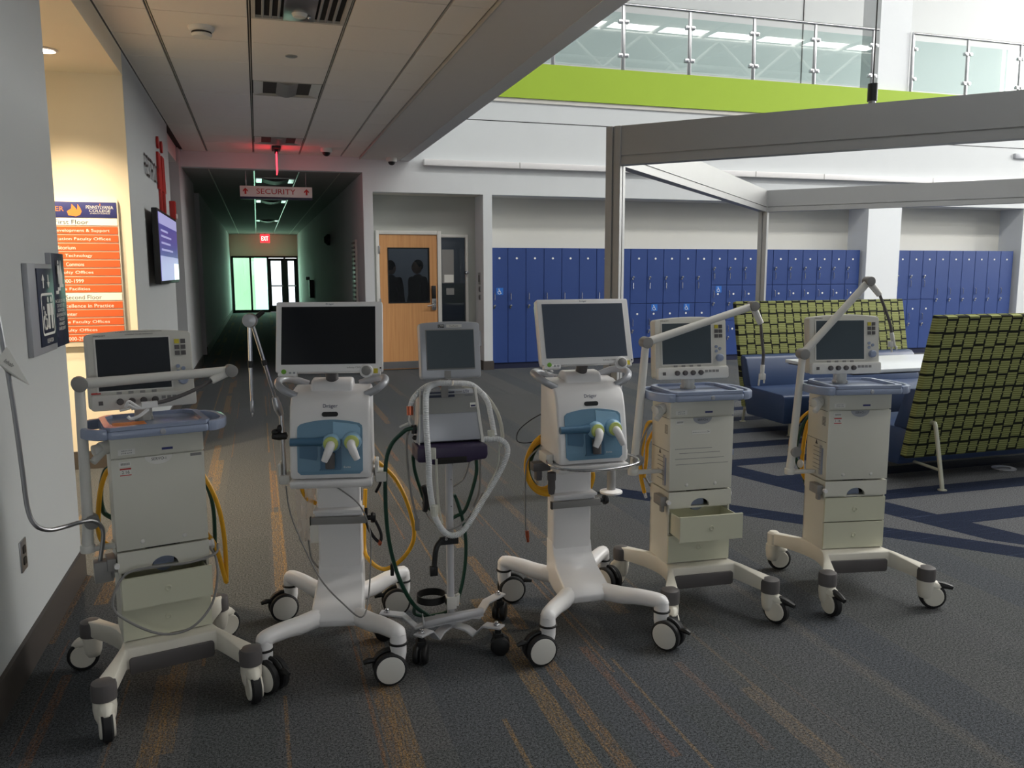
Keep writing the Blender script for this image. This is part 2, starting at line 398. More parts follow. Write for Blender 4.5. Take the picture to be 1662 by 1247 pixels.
def tag(o, label, cat, group=None):
    o['label'] = label; o['category'] = cat
    if group: o['group'] = group
    return o
def struct(o): o['kind'] = 'structure'; return o
def dup(o, parent=None):
    c = o.copy(); COL.objects.link(c)
    if parent: c.parent = parent
    for ch in list(o.children): dup(ch, c)
    return c
_txt = {}
def text(name, s, x0, x1, z0, z1, y, mat, parent=None, mtx=None, depth=.0006, fit=True):
    """lettering in the x-z plane facing -y, fitted to a box"""
    if s not in _txt:
        cu = bpy.data.curves.new('t', 'FONT'); cu.body = s; cu.size = 1; cu.align_x = 'LEFT'; cu.resolution_u = 3
        ob = bpy.data.objects.new('t', cu); COL.objects.link(ob)
        dg = bpy.context.evaluated_depsgraph_get(); dg.update()
        me = bpy.data.meshes.new_from_object(ob.evaluated_get(dg))
        _txt[s] = ([v.co.copy() for v in me.vertices], [list(p.vertices) for p in me.polygons])
        bpy.data.objects.remove(ob); bpy.data.meshes.remove(me); bpy.data.curves.remove(cu)
    vs, fs = _txt[s]
    if not vs: return None
    ax, bx = min(v.x for v in vs), max(v.x for v in vs); ay, by = min(v.y for v in vs), max(v.y for v in vs)
    kx, kz = (x1-x0)/(bx-ax), (z1-z0)/max(1e-6, by-ay)
    mb = MB(); mb.v = [(x0+(v.x-ax)*kx, y, z0+(v.y-ay)*kz) for v in vs]; mb.f = [list(f) for f in fs]
    if mtx: mb.xf(mtx)
    me = bpy.data.meshes.new(name); me.from_pydata(mb.v, [], mb.f); me.materials.append(MAT[mat])
    o = bpy.data.objects.new(name, me); COL.objects.link(o)
    if parent: o.parent = parent
    return o
def tilt(deg, y, z):
    """lean back about the x axis through (y, z)"""
    return Matrix.Translation((0, y, z)) @ Matrix.Rotation(math.radians(-deg), 4, 'X') @ Matrix.Translation((0, -y, -z))
# ------------------------------------------------------------------ setting: floor, walls, ceilings
def wall(name, mat, x0, x1, y0, y1, z0, z1, parent=None, **k):
    o = box(name, mat, parent, x0, x1, y0, y1, z0, z1, **k)
    return o if parent else struct(o)
CZ = 3.15; FY = 12.24
fl = MB().add([(-5, -10, 0), (26, -10, 0), (26, 34, 0), (-5, 34, 0)], [[0, 1, 2, 3]]).build('floor', 'carpet'); struct(fl)
wl = wall('wall_left', 'wallleft', -4.2, -.9, -10, 4.42, 0, CZ)
wall('wall_left_header', 'wallwarm', -1.1, -.9, 4.42, 6.96, 2.97, CZ)
wall('wall_left_lobby', 'wallwarm', -4.4, -4.2, 4.42, 6.96, 0, CZ)
wall('wall_left_restroom', 'wallleft', -4.2, -.9, 6.96, 10.2, 0, CZ)
wall('wall_back_lobby', 'wallwarm', -4.2, -.902, 6.945, 6.96, 0, 2.97)
wall('ceiling_lobby', 'wallwarm', -4.2, -1.1, 4.42, 6.96, 2.97, 3.05)
wall('wall_left_recess', 'wall', -2.2, -2.05, 10.2, 11.95, 0, CZ)
wall('wall_left_passage', 'wallleft', -2.2, -.93, 11.95, 14.6, 0, CZ)
wall('wall_left_passage', 'wall', -2.2, -2.05, 14.6, 16.2, 0, CZ)
wall('wall_left_passage', 'wall', -2.2, -.95, 16.2, 33, 0, CZ)
wall('ceiling_recess', 'soffit', -2.2, -.96, 10.2, 16.4, 2.96, 3.3)
wall('baseboard_left', 'base', -.9, -.885, -10, 4.42, 0, .14)
wall('baseboard_left_corner', 'base', -1.6, -.885, 4.42, 4.435, 0, .14)
wall('baseboard_left_lobby', 'base', -4.2, -.9, 6.93, 6.945, 0, .14)
wall('baseboard_left_restroom', 'base', -.9, -.885, 6.93, 10.2, 0, .14)
wall('baseboard_left_passage', 'base', -.93, -.915, 11.95, 14.6, 0, .14)
wall('baseboard_left_passage', 'base', -.95, -.935, 16.2, 33, 0, .14)
wall('wall_right_passage', 'wall', 1.51, 1.65, FY, 33, 0, CZ)
wall('baseboard_right_passage', 'base', 1.495, 1.51, FY+.2, 33, 0, .14)
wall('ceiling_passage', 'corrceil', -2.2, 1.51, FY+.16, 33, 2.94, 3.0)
# upper front wall, soffits, pier, column
wall('wall_front_header', 'wall', -2.2, 1.51, FY, FY+.16, 2.94, CZ+.4)
wall('wall_front_upper', 'wall', 1.65, 24, FY, FY+.16, 2.67, 4.1)
wall('wall_front_upper', 'wall', 2.2, 24, FY+.02, FY+.16, 4.0, 4.12)
wall('trim_1', 'slot', 2.2, 24, FY-.002, FY+.01, 3.752, 3.764)          # reveal joint
wall('ceiling_niche', 'wallrec', 1.65, 13.9, FY+.16, 12.95, 2.67, 2.75)
wall('wall_front_pier', 'wall', 3.31, 3.45, FY, 12.9, 0, 2.67)
wall('baseboard_front_pier', 'base', 3.295, 3.465, FY-.012, 12.7, 0, .14)
wall('wall_front_column', 'column', 10.34, 11.05, FY, 12.9, 0, 2.67)
wall('wall_front_lockers', 'wallrec', 3.45, 10.34, 12.75, 12.9, 0, 2.67)
wall('wall_front_lockers', 'wallrec', 11.05, 13.86, 12.75, 12.9, 0, 2.67)
wall('wall_front_end', 'wall', 13.86, 24, FY, 12.9, 0, 2.67)
# niche wall with the door and its sidelight
for a in ((1.65, 1.74, 0, 2.67), (2.74, 3.31, 2.09, 2.67), (1.74, 2.74, 2.14, 2.67), (3.18, 3.31, 0, 2.09), (2.74, 3.18, 0, .28)):
    wall('wall_front_niche', 'wallgrey', a[0], a[1], 12.73, 12.87, a[2], a[3])
wall('baseboard_front_niche', 'base', 3.18, 3.295, 12.715, 12.73, 0, .14)
# dim room behind the door
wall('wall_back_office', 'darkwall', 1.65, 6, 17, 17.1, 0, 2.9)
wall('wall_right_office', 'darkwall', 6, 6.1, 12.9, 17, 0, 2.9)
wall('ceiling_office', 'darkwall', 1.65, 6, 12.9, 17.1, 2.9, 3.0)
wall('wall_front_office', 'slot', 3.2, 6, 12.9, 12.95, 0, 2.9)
area('office_wall_fill', (3.0, 15.4, 2.82), 1.6, .5, 2.2, (.9, .95, 1.0), (1.0, 0, 0))  # unseen light added to brighten the wall behind the two figures
# upper storey
wall('trim_2', 'lime', 2.2, 24, FY-.06, FY, 4.1, 4.61)
wall('floor_upper', 'soffit', 2.2, 24, FY, 15.3, 4.12, 4.61)
wall('trim_3', 'soffit', 2.2, 24, FY-.03, FY, 4.04, 4.1)
wall('wall_back_upper', 'wall', 2.2, 24, 15.2, 15.35, 4.61, ROOF)
wall('trim_4', 'slot', 10.95, 10.965, 15.19, 15.2, 4.61, ROOF)
wall('wall_front_column_upper', 'column', 10.37, 11.02, FY+.0, 12.68, 4.61, ROOF)
wall('wall_left_atrium', 'wall', 2.05, 2.2, -10, 15.3, 3.12, ROOF)
wall('wall_right_atrium', 'wall', 24, 24.2, -10, 15.3, 0, ROOF)
wall('wall_back', 'darkwall', -4.2, -.6, -10.2, -10, 0, CZ)
wall('wall_back', 'darkwall', 1.8, 24, -10.2, -10, 0, ROOF)
wall('wall_back', 'darkwall', -.6, 1.8, -10.2, -10, 2.5, CZ)
# light ledge along the front wall
t = MB().box(2.4, 13.9, FY-.10, FY, 3.06, 3.15).build('trim_5', 'white', None, .006); struct(t)
for x in (3.86, 7.96, 9.3, 11.6): box('joint', 'midgrey', t, x, x+.008, FY-.104, FY-.099, 3.062, 3.148)

# ceiling over the near hall: grid of boards
ce = wall('ceiling', 'teedark', -1.0, 1.6, -10, FY+.1, CZ+.02, CZ+.06)
wall('ceiling_near', 'tile', -.9, 1.48, -10, 1.58, CZ, CZ+.02)
LX = [-.9, -.585, .02, .635, 1.21, 1.48]; RY = [1.58+.61*i for i in range(18)]; RY[-1] = FY
meshes = {}
skipt = {(2, 6), (2, 10), (2, 15)}
for li in range(5):
    for ri in range(17):
        if (li, ri) in skipt: continue
        x0, x1 = LX[li]+.012, LX[li+1]-.012; dy = RY[ri+1]-RY[ri]
        key = (li, round(dy, 3))
        if key not in meshes:
            o = box('ceiling_tile', 'tile', ce, x0, x1, .005, dy-.005, 0, .018, .002, seg=1); meshes[key] = o.data
        else:
            o = bpy.data.objects.new('ceiling_tile', meshes[key]); COL.objects.link(o); o.parent = ce
        o.location = (0, RY[ri], CZ+random.uniform(-.0006, .0006))
for x in LX[1:5]:
    box('ceiling_tee', 'tee', ce, x-.003, x+.003, 1.58, FY, CZ+.004, CZ+.02)
sf = wall('ceiling_soffit', 'soffit', 1.48, 2.2, -10, FY, CZ-.025, CZ+.06)
box('edge_bead', 'tee', sf, 1.475, 1.487, -10, FY, CZ-.03, CZ)
# passage ceiling tees and light troffers
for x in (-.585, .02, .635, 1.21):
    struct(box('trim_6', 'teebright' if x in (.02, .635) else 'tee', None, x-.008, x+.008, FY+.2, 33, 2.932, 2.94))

# recessed fittings
def vol_light(y0):
    t = thing('ceiling_troffer', 'x', 'light', ((LX[2]+LX[3])/2, y0+.305, CZ))
    x = .29
    MB().prism([(-x, .0), (-x+.005, .0), (-.09, .05), (.09, .05), (x-.005, 0), (x, 0), (x, .06), (-x, .06)], -.3, .3, 'y').build('reflector', 'offwhite', t)
    MB().prism([(-.09+.18*i/8, -.028*math.sin(PI*i/8)+.01) for i in range(9)]+[(.09, .04), (-.09, .04)], -.27, .27, 'y').build('lamp_cover', 'midgrey', t)
    MB().box(-x, x, -.305, -.295, -.004, .05).box(-x, x, .295, .305, -.004, .05).build('frame', 'tee', t)
    return t
t = vol_light(RY[10]); t['label'] = 'unlit recessed ceiling light with curved centre cover, nearer of the two'
t = vol_light(RY[15]); t['label'] = 'unlit recessed ceiling light with curved cover, beside the hanging red sign'
t = thing('air_diffuser', 'square slotted metal ceiling diffuser with a shiny centre panel, at top edge', 'vent', ((LX[2]+LX[3])/2, RY[6]+.305, CZ))
MB().box(-.295, .295, -.3, -.27, -.006, .02).box(-.295, .295, .27, .3, -.006, .02).box(-.295, -.27, -.27, .27, -.006, .02).box(.27, .295, -.27, .27, -.006, .02).build('frame', 'tee', t)
box('backing', 'slot', t, -.27, .27, -.27, .27, .012, .02)
for s in (-1, 1):
    for k in range(3):
        x = s*(.125+.05*k); box('blade', 'alu', t, x-.008, x+.008, -.26, .26, -.006, .012, .003, seg=1)
MB().box(-.1, .1, -.2, .26, -.012, .01).build('centre_panel', 'steel', t, .006)
MB().lathe([(.05, 0), (.04, -.02), (.0, -.024)], (0, .1, -.012)).build('lens', 'offwhite', t)
MB().ball((.06, .12, -.022), .012).build('bulb', 'chrome', t)
t = tag(MB().lathe([(.085, 0), (.085, -.012), (.075, -.03), (.062, -.034), (.062, -.044), (.068, -.05), (.06, -.066), (0, -.07)], n=28).build('smoke_detector', 'offwhite'), 'white round smoke detector on a tile of the near ceiling', 'detector'); t.location = (-.29, 6.16, CZ)
MB().lathe([(.0645, -.0345), (.0645, -.0435)], n=28).build('vent_slot', 'slot', t)
MB().lathe([(.066, -.052), (.063, -.058)], n=28).build('vent_slot', 'slot', t)
t = tag(MB().lathe([(.045, 0), (.045, -.006), (.04, -.008), (0, -.008)], n=24).build('sprinkler_cover', 'alu'), 'small round grey sprinkler cover plate between the diffuser and the nearer light', 'sprinkler'); t.location = (.32, 6.76, CZ)
t = tag(MB().lathe([(.035, 0), (.035, -.006), (0, -.008)], n=20).build('sprinkler_cover', 'offwhite'), 'tiny white sprinkler cover close to the hanging red sign', 'sprinkler'); t.location = (.33, 10.4, CZ)
def dome(x, y, z, label):
    t = thing('security_camera', label, 'camera', (x, y, z), 0)
    MB().lathe([(.075, 0), (.078, -.03), (.07, -.055), (.0, -.056)]).build('housing', 'offwhite', t)
    b = MB().ball((0, 0, -.055), .052, .052, .05).build('dome', 'black', t)
    return t
dome(.95, 11.5, CZ, 'dome security camera hanging from the tiled ceiling right of the red sign')
dome(1.9, 12.0, CZ-.025, 'dome security camera under the plaster soffit above the door niche')
t = thing('exit_sign', 'edge-lit exit sign seen edge on, a thin red glowing line below the ceiling', 'sign', (.31, 11.6, CZ))
MB().box(-.055, .055, -.17, .17, -.03, 0).build('mount', 'black', t, .004)
MB().box(-.025, .025, -.03, .03, -.08, -.03).build('stem', 'black', t, .004)
box('panel', 'redglow', t, -.006, .006, -.15, .15, -.34, -.08, .002)
t = thing('security_sign', 'white hanging sign reading SECURITY with red arrows and dark blue foot', 'sign', (0, 12.55, 0))
MB().box(-.185, .815, -.02, .02, 2.585, 2.735).build('board', 'paper', t, .003)
MB().box(-.185, .815, -.022, .022, 2.55, 2.585).build('foot_band', 'signnavy', t, .003)
text('lettering', 'SECURITY', .04, .58, 2.625, 2.70, -.0215, 'red', t)
for x in (-.11, .735):
    MB().prism([(x-.012, 2.62), (x+.012, 2.62), (x+.012, 2.67), (x+.034, 2.65), (x+.034, 2.672), (x, 2.708), (x-.034, 2.672), (x-.034, 2.65), (x-.012, 2.67)], -.022, -.02, 'y').build('arrow', 'red', t)
for x in (-.1, .73): MB().cyl((x, 0, 2.735), (x, 0, 2.94), .004).build('hanger', 'steel', t)
for i, (y, lb) in enumerate(((13.6, 'nearest'), (17.5, 'second'), (24., 'farthest'))):
    t = thing('passage_light', lb+' unlit ceiling light in the dim passage behind the security sign', 'light', (.327, y, 2.94))
    MB().box(-.29, .29, -.3, .3, -.012, 0).build('frame', 'teebright', t, .004)
    MB().prism([(-.2+.4*k/8, -.04*math.sin(PI*k/8)-.012) for k in range(9)], -.26, .26, 'y').build('cover', 'black', t)
    MB().box(-.28, -.2, -.28, .28, -.02, -.012).box(.2, .28, -.28, .28, -.02, -.012).build('reflector', 'chrome', t)
t = thing('exit_sign', 'small red lit EXIT sign at the far end of the passage', 'sign', (.33, 32.2, 2.76))
MB().box(-.17, .17, -.03, .03, -.15, .15).build('case', 'exitred', t, .01)
text('lettering', 'EXIT', -.12, .12, -.08, .08, -.032, 'exitwhite', t)
MB().cyl((0, 0, .15), (0, 0, .2), .02).build('mount', 'black', t)
# far glazed wall of the passage
for a in ((-1.0, 1.52, 2.12, 2.94), (-1.0, -.86, 0, 2.12)):
    wall('wall_back_passage', 'wallwarm', a[0], a[1], 33, 33.15, a[2], a[3])
d = MB()
for x in (-.88, -.23, .40, 1.02, 1.5): d.box(x-.035, x+.035, 32.95, 33.05, 0, 2.12)
d.box(-.88, 1.52, 32.95, 33.05, 2.06, 2.13); d.box(-.88, .4, 32.95, 33.05, 0, .1)
dr = struct(d.build('window_1', 'slot'))
box('window_pane', 'greenglass', dr, -.845, -.265, 33.0, 33.008, .1, 2.06); box('window_pane', 'greenglass', dr, -.195, .365, 33.0, 33.008, .1, 2.06)
for x0, x1 in ((.435, .985), (1.055, 1.465)):
    d = MB().box(x0, x0+.08, 32.96, 33.02, .02, 2.05).box(x1-.1, x1, 32.96, 33.02, .02, 2.05).box(x0, x1, 32.96, 33.02, 1.95, 2.05).box(x0, x1, 32.96, 33.02, .02, .25)
    d = struct(d.build('door_2', 'slot'))
    box('pane', 'doorglass', d, x0+.08, x1-.1, 32.99, 32.996, .25, 1.95)
    box('push_bar', 'steel', d, x0+.05, x1-.05, 32.92, 32.96, .98, 1.03)
# outside beyond the glass: vestibule wall and ground
wall('wall_back_vestibule', 'wallwarm', -3., -.1, 35.2, 35.3, 0, 3)
MB().add([(-20, 34, -.02), (20, 34, -.02), (20, 80, -.02), (-20, 80, -.02)], [[0, 1, 2, 3]]).build('floor_outside', 'wall', None)['kind'] = 'structure'
t = thing('wall_bracket', 'dark wall hardware near the far right end of the passage', 'hardware', (1.51, 24, 1.25))
MB().box(-.12, 0, -.15, .15, -.45, .05).build('holder', 'black', t, .01); MB().box(-.2, -.1, -.06, .06, .05, .14).build('knob', 'darkgrey', t, .01)
t = tag(MB().lathe([(.12, 0), (.12, .05), (.06, .12), (0, .12)], axis='x').xf(Matrix.Rotation(PI, 4, 'Z')).build('alarm_horn', 'black'), 'dark round horn high on the right passage wall', 'alarm'); t.location = (1.51, 18.1, 2.2)
t = thing('brochure_rack', 'tall white slotted rack on the right wall at the passage mouth', 'rack', (1.51, 13.3, 1.52))
MB().box(-.03, 0, -.16, .16, -.5, .5).build('back_panel', 'offwhite', t, .004)
for i in range(14): box('pocket', 'darkgrey', t, -.055, -.03, -.14, .14, -.48+.07*i, -.45+.07*i)
# ------------------------------------------------------------------ signs and fittings on the left walls (local x runs along world y)
HP = PI/2
t = thing('elevator_sign', 'navy elevator sign with arrows and passenger pictogram on grey holder, near left wall', 'sign', (-.9, 3.95, 0), HP)
MB().box(-.21, .20, -.022, 0, 1.17, 1.55).build('holder', 'silver', t, .003)
MB().box(-.09, .19, -.027, -.022, 1.20, 1.53).build('plate', 'signnavy', t, .001)
for x, up in ((.0, 1), (.09, -1)):
    z = 1.475; s = up
    MB().prism([(x-.006, z-.028*s), (x+.006, z-.028*s), (x+.006, z+.004*s), (x+.022, z+.004*s), (x, z+.03*s), (x-.022, z+.004*s), (x-.006, z+.004*s)], -.029, -.027, 'y').build('arrow', 'paper', t)
ring = rrect(-.06, .155, 1.245, 1.425, .02); inn = rrect(-.05, .145, 1.255, 1.415, .014)
m = MB(); n = len(ring)
m.add([(p[0], -.0285, p[1]) for p in ring+inn], [[i, (i+1) % n, n+(i+1) % n, n+i] for i in range(n)]).build('border', 'paper', t)
def figure(x, z, h):
    m = MB(); m.lathe([(0, -.0285), (h*.09, -.0285), (h*.09, -.027), (0, -.027)], (x, 0, z+h*.9), 'y', 12)
    m.prism([(x-h*.16, z+h*.78), (x-h*.17, z+h*.42), (x-h*.1, z+h*.42), (x-h*.09, z), (x-h*.01, z), (x, z+h*.4), (x+h*.01, z), (x+h*.09, z), (x+h*.1, z+h*.42), (x+h*.17, z+h*.42), (x+h*.16, z+h*.78)], -.0285, -.027, 'y'); return m
figure(.06, 1.27, .14).build('pictogram', 'paper', t); figure(.115, 1.27, .14).build('pictogram', 'paper', t)
def wheelchair(x, z, h, y=-.0285, d=.0015):
    m = MB(); r = h*.3; c = (x, 0, z+h*.32)
    pts = [(c[0]+r*math.cos(a), y, c[2]+r*math.sin(a)) for a in [math.radians(120+i*24) for i in range(11)]]
    m.tube(pts, h*.045, 5, 1)
    m.tube([(x-.08*h, y, z+h*.8), (x-.03*h, y, z+h*.45), (x+.2*h, y, z+h*.45), (x+.3*h, y, z+h*.1), (x+.4*h, y, z+h*.12)], h*.05, 5, 1)
    m.tube([(x-.06*h, y, z+h*.65), (x+.15*h, y, z+h*.63)], h*.045, 5, 1)
    m.lathe([(0, y), (h*.09, y), (h*.09, y+d), (0, y+d)], (x-.1*h, 0, z+h*.92), 'y', 10)
    return m
wheelchair(-.01, 1.27, .10).build('pictogram', 'paper', t)
text('lettering', 'ELEVATOR', .0, .11, 1.212, 1.23, -.0285, 'paper', t)
t = thing('fire_stair_sign', 'dark navy fire notice beside the elevator sign, stair and flame pictogram over text', 'sign', (-.9, 4.27, 0), HP)
MB().box(-.115, .14, -.02, 0, 1.175, 1.60).build('plate', 'signnavy', t, .002)
MB().box(-.125, -.115, -.022, 0, 1.175, 1.60).build('edge', 'silver', t)
figure(-.02, 1.46, .11).build('pictogram', 'paper', t)
MB().prism([(.03, 1.46), (.08, 1.46), (.09, 1.50), (.07, 1.53), (.065, 1.57), (.045, 1.54), (.04, 1.52), (.028, 1.50)], -.0215, -.02, 'y').build('flame', 'paper', t)
MB().prism([(-.06, 1.415), (-.06, 1.43), (-.02, 1.43), (-.02, 1.445), (.02, 1.445), (.02, 1.46), (.1, 1.46), (.1, 1.445), (.035, 1.445), (.035, 1.43), (-.005, 1.43), (-.005, 1.415)], -.0215, -.02, 'y').build('stairs', 'paper', t)
for i, s in enumerate(('IN CASE OF FIRE', 'DO NOT USE', 'ELEVATORS', 'LEAVE BUILDING', 'THROUGH', 'NEAREST', 'SAFE EXIT')):
    wd = .006*len(s)+.02
    text('lettering', s, .01-wd*.9, .01+wd*.9, 1.375-.021*i, 1.39-.021*i, -.0215, 'paper', t)
t = thing('wall_outlet', 'steel duplex outlet plate low on the near left wall', 'outlet', (-.9, 3.43, .445), HP)
MB().box(-.04, .04, -.006, 0, -.06, .06).build('plate', 'steel', t, .002)
for z in (-.022, .022): MB().prism(rrect(-.017, .017, z-.015, z+.015, .007), -.009, -.006, 'y').build('socket', 'black', t)
# directory board on the lobby's back wall
t = thing('directory_board', 'orange and cream floor directory board with blue header on lobby wall', 'sign', (-1.3, 6.94, 0))
MB().box(-.6, .315, -.03, 0, .955, 2.06).build('board', 'wallwarm', t, .004)
MB().box(-.58, .307, -.036, -.03, 1.92, 2.035).build('header', 'signblue', t, .001)
text('lettering', 'LANCASTER', -.34, -.05, 1.965, 2.0, -.0365, 'flame', t)
m = MB().prism([(-.02, 1.935), (-.03, 1.965), (.0, 1.985), (.005, 2.02), (.03, 1.99), (.04, 1.975), (.045, 2.02), (.062, 1.99), (.07, 1.965), (.058, 1.94), (.03, 1.928)], -.0375, -.036, 'y').build('flame_emblem', 'flame', t)
text('lettering', 'PENNSYLVANIA', .10, .285, 1.985, 2.01, -.0365, 'paper', t); text('lettering', 'COLLEGE', .12, .265, 1.962, 1.981, -.0365, 'paper', t); text('lettering', 'of HEALTH SCIENCES', .125, .26, 1.947, 1.957, -.0365, 'paper', t)
m = MB().prism([(.19, 2.012), (.2, 2.012), (.197, 2.028), (.194, 2.022)], -.0375, -.036, 'y').build('flame_emblem', 'flame', t)
rows = [('First Floor', 0, .11), ('Staff Development & Support', 1, .25), ('Education Faculty Offices', 1, .255), ('Auditorium', 1, .01), ('Information Technology', 1, .12), ('Commons', 1, .06), ('Faculty Offices', 1, .12), ('Classrooms 1000-1999', 1, .05), ('Campus Facilities', 1, .09),
        ('Second Floor', 0, .165), ('Center for Excellence in Practice', 1, .245), ('Center', 1, -.01), ('Science Faculty Offices', 1, .21), ('Faculty Offices', 1, .12), ('Classrooms 2000-2999', 1, .06)]
z = 1.915
for s, o, xr in rows:
    h = .058
    box('strip', 'orange' if o else 'paper', t, -.58, .307, -.036, -.03, z-h+.006, z, .001, seg=1)
    ln = len(s)*(.0172 if o else .0205)
    text('lettering', s, xr-ln, xr, z-h+.014, z-h+.046 if not o else z-h+.042, -.0365, 'paper' if o else 'inkblack', t); z -= h+.004
# ceiling lamp of the lobby, one in view
for x, y, lb in ((-1.28, 6.31, 'glowing recessed downlight in the lobby ceiling, seen past the wall edge'),):
    t = thing('lobby_downlight', lb, 'light', (x, y, 2.97))
    MB().lathe([(.075, 0), (.085, -.004), (.07, -.012), (.066, -.002), (.066, 0)], n=28).build('trim_ring', 'white', t)
    MB().lathe([(.06, -.001), (0, -.004)], n=24).build('lens', 'lamp', t)
# restroom wall
t = thing('restroom_sign', 'black RESTROOM lettering fixed to the left wall', 'sign', (-.9, 8.55, 2.43), HP)
text('lettering', 'RESTROOM', -.62, .62, -.07, .12, -.008, 'inkblack', t, depth=.004)
t = thing('restroom_symbol', 'tall red figure pair cut out on the left wall above the screen', 'sign', (-.898, 9.17, 2.03), HP)
for x, h in ((-.13, .74), (.2, .74)):
    z = 0.
    m = MB().lathe([(0, -.02), (.06, -.02), (.06, 0), (0, 0)], (x, 0, z+.76), 'y', 14)
    m.prism([(x-.1, z+.66), (x-.15, z+.3), (x-.06, z+.3), (x-.05, z-.12), (x-.005, z-.12), (x, z+.25), (x+.005, z-.12), (x+.05, z-.12), (x+.06, z+.3), (x+.15, z+.3), (x+.1, z+.66)], -.02, 0, 'y').build('figure', 'redp', t)
t = thing('wall_display', 'thin black wall screen showing a violet page, left wall', 'display', (-.9, 8.65, 1.74), HP)
MB().box(-.3, .25, -.05, 0, -.2, .12).build('wall_mount', 'black', t)
MB().box(-.86, .86, -.10, -.05, -.33, .33).build('casing', 'black', t, .008)
box('screen', 'tv', t, -.83, .83, -.103, -.1, -.30, .30)
box('header_bar', 'tvlight', t, -.83, .83, -.104, -.1, .20, .30)
for z, l in ((.15, .6), (.1, .9), (.04, .8), (-.02, 1.0)): box('text_line', 'tvlight', t, -.7, -.7+l, -.104, -.1, z-.012, z+.006)
box('picture', 'tvlight', t, -.83, .83, -.104, -.1, -.3, -.08); box('picture', 'tvwhite', t, .35, .83, -.105, -.1, -.3, -.14)
t = thing('fire_alarm', 'red fire alarm box with strobe at the recess edge above the screen', 'alarm', (-.9, 10.05, 2.2), HP)
MB().box(-.06, .06, -.06, 0, -.1, .1).build('case', 'redp', t, .006); MB().box(-.04, .04, -.075, -.06, -.09, -.04).build('strobe', 'white', t, .004)

# ------------------------------------------------------------------ door niche
fr = MB().box(1.74, 1.79, 12.68, 12.78, 0, 2.14).box(2.69, 2.75, 12.68, 12.78, 0, 2.14).box(1.79, 2.69, 12.68, 12.78, 2.085, 2.14)
fr.box(3.14, 3.18, 12.68, 12.78, .28, 2.09).box(2.75, 3.14, 12.68, 12.78, 2.045, 2.09).box(2.75, 3.14, 12.68, 12.78, .28, .33)
dr = struct(fr.build('door_1', 'offwhite', None, .003))
m = MB()
for a in ((1.795, 1.925, 0.01, 2.08), (2.555, 2.685, .01, 2.08), (1.925, 2.555, .01, 1.045), (1.925, 2.555, 1.875, 2.08)): m.box(a[0], a[1], 12.70, 12.745, a[2], a[3])
leaf = m.build('door_leaf', 'wood', dr)
box('kick_plate', 'steel', leaf, 1.80, 2.68, 12.694, 12.7, .02, .13)
box('window_pane', 'doorglass', leaf, 1.925, 2.555, 12.72, 12.726, 1.045, 1.875)
MB().box(1.915, 1.93, 12.695, 12.75, 1.035, 1.885).box(2.55, 2.565, 12.695, 12.75, 1.035, 1.885).box(1.93, 2.55, 12.695, 12.75, 1.87, 1.885).box(1.93, 2.55, 12.695, 12.75, 1.035, 1.05).build('glazing_bead', 'slot', leaf)
MB().box(2.59, 2.655, 12.665, 12.7, 1.1, 1.3).build('keypad_lock', 'black', leaf, .006)
MB().prism(rrect(2.59, 2.66, .92, 1.12, .02), 12.67, 12.7, 'y').build('lock_plate', 'steel', leaf, .004)
MB().tube([(2.625, 12.66, 1.0), (2.625, 12.635, 1.0), (2.59, 12.63, 1.0), (2.51, 12.635, .985)], .011, 8, 4).lathe([(.03, 12.66), (.03, 12.67), (0, 12.67)], (2.625, 0, 1.0), 'y').build('handle', 'chrome', leaf)
for z in (.25, 1.05, 1.85): MB().box(1.775, 1.80, 12.665, 12.70, z-.06, z+.06).build('hinge', 'steel', dr, .003)
box('sidelight_pane', 'doorglass', dr, 2.75, 3.14, 12.72, 12.726, .33, 2.045)
box('posted_notice', 'midgrey', dr, 2.765, 2.955, 12.712, 12.718, 1.34, 1.86); box('posted_notice', 'paper', dr, 2.80, 2.95, 12.71, 12.712, 1.35, 1.47); box('posted_notice', 'silverdark', dr, 2.83, 2.955, 12.712, 12.718, 1.155, 1.26)
MB().lathe([(.03, 0), (.025, -.05), (0, -.055)], axis='y').xf(Matrix.Translation((3.15, 12.68, 1.5))).build('stopper', 'chrome', dr)
def plate(name, label, z0, z1, y0, y1):
    t = thing(name, label, 'switch', (3.31, (y0+y1)/2, (z0+z1)/2), -HP)
    w_, h = (y1-y0)/2, (z1-z0)/2
    MB().box(-w_, w_, -.014, 0, -h, h).build('plate', 'steel', t, .003)
    MB().box(-w_*.5, w_*.5, -.019, -.014, -h*.6, h*.6).build('button', 'darkgrey', t, .002)
plate('card_reader', 'upper of three metal wall plates beside the wood door, the tall one', 1.32, 1.5, 12.40, 12.52)
plate('light_switch', 'middle of three small metal wall plates beside the wood door', 1.2, 1.29, 12.42, 12.5)
plate('light_switch', 'lowest of three small metal wall plates beside the wood door', 1.08, 1.16, 12.42, 12.5)

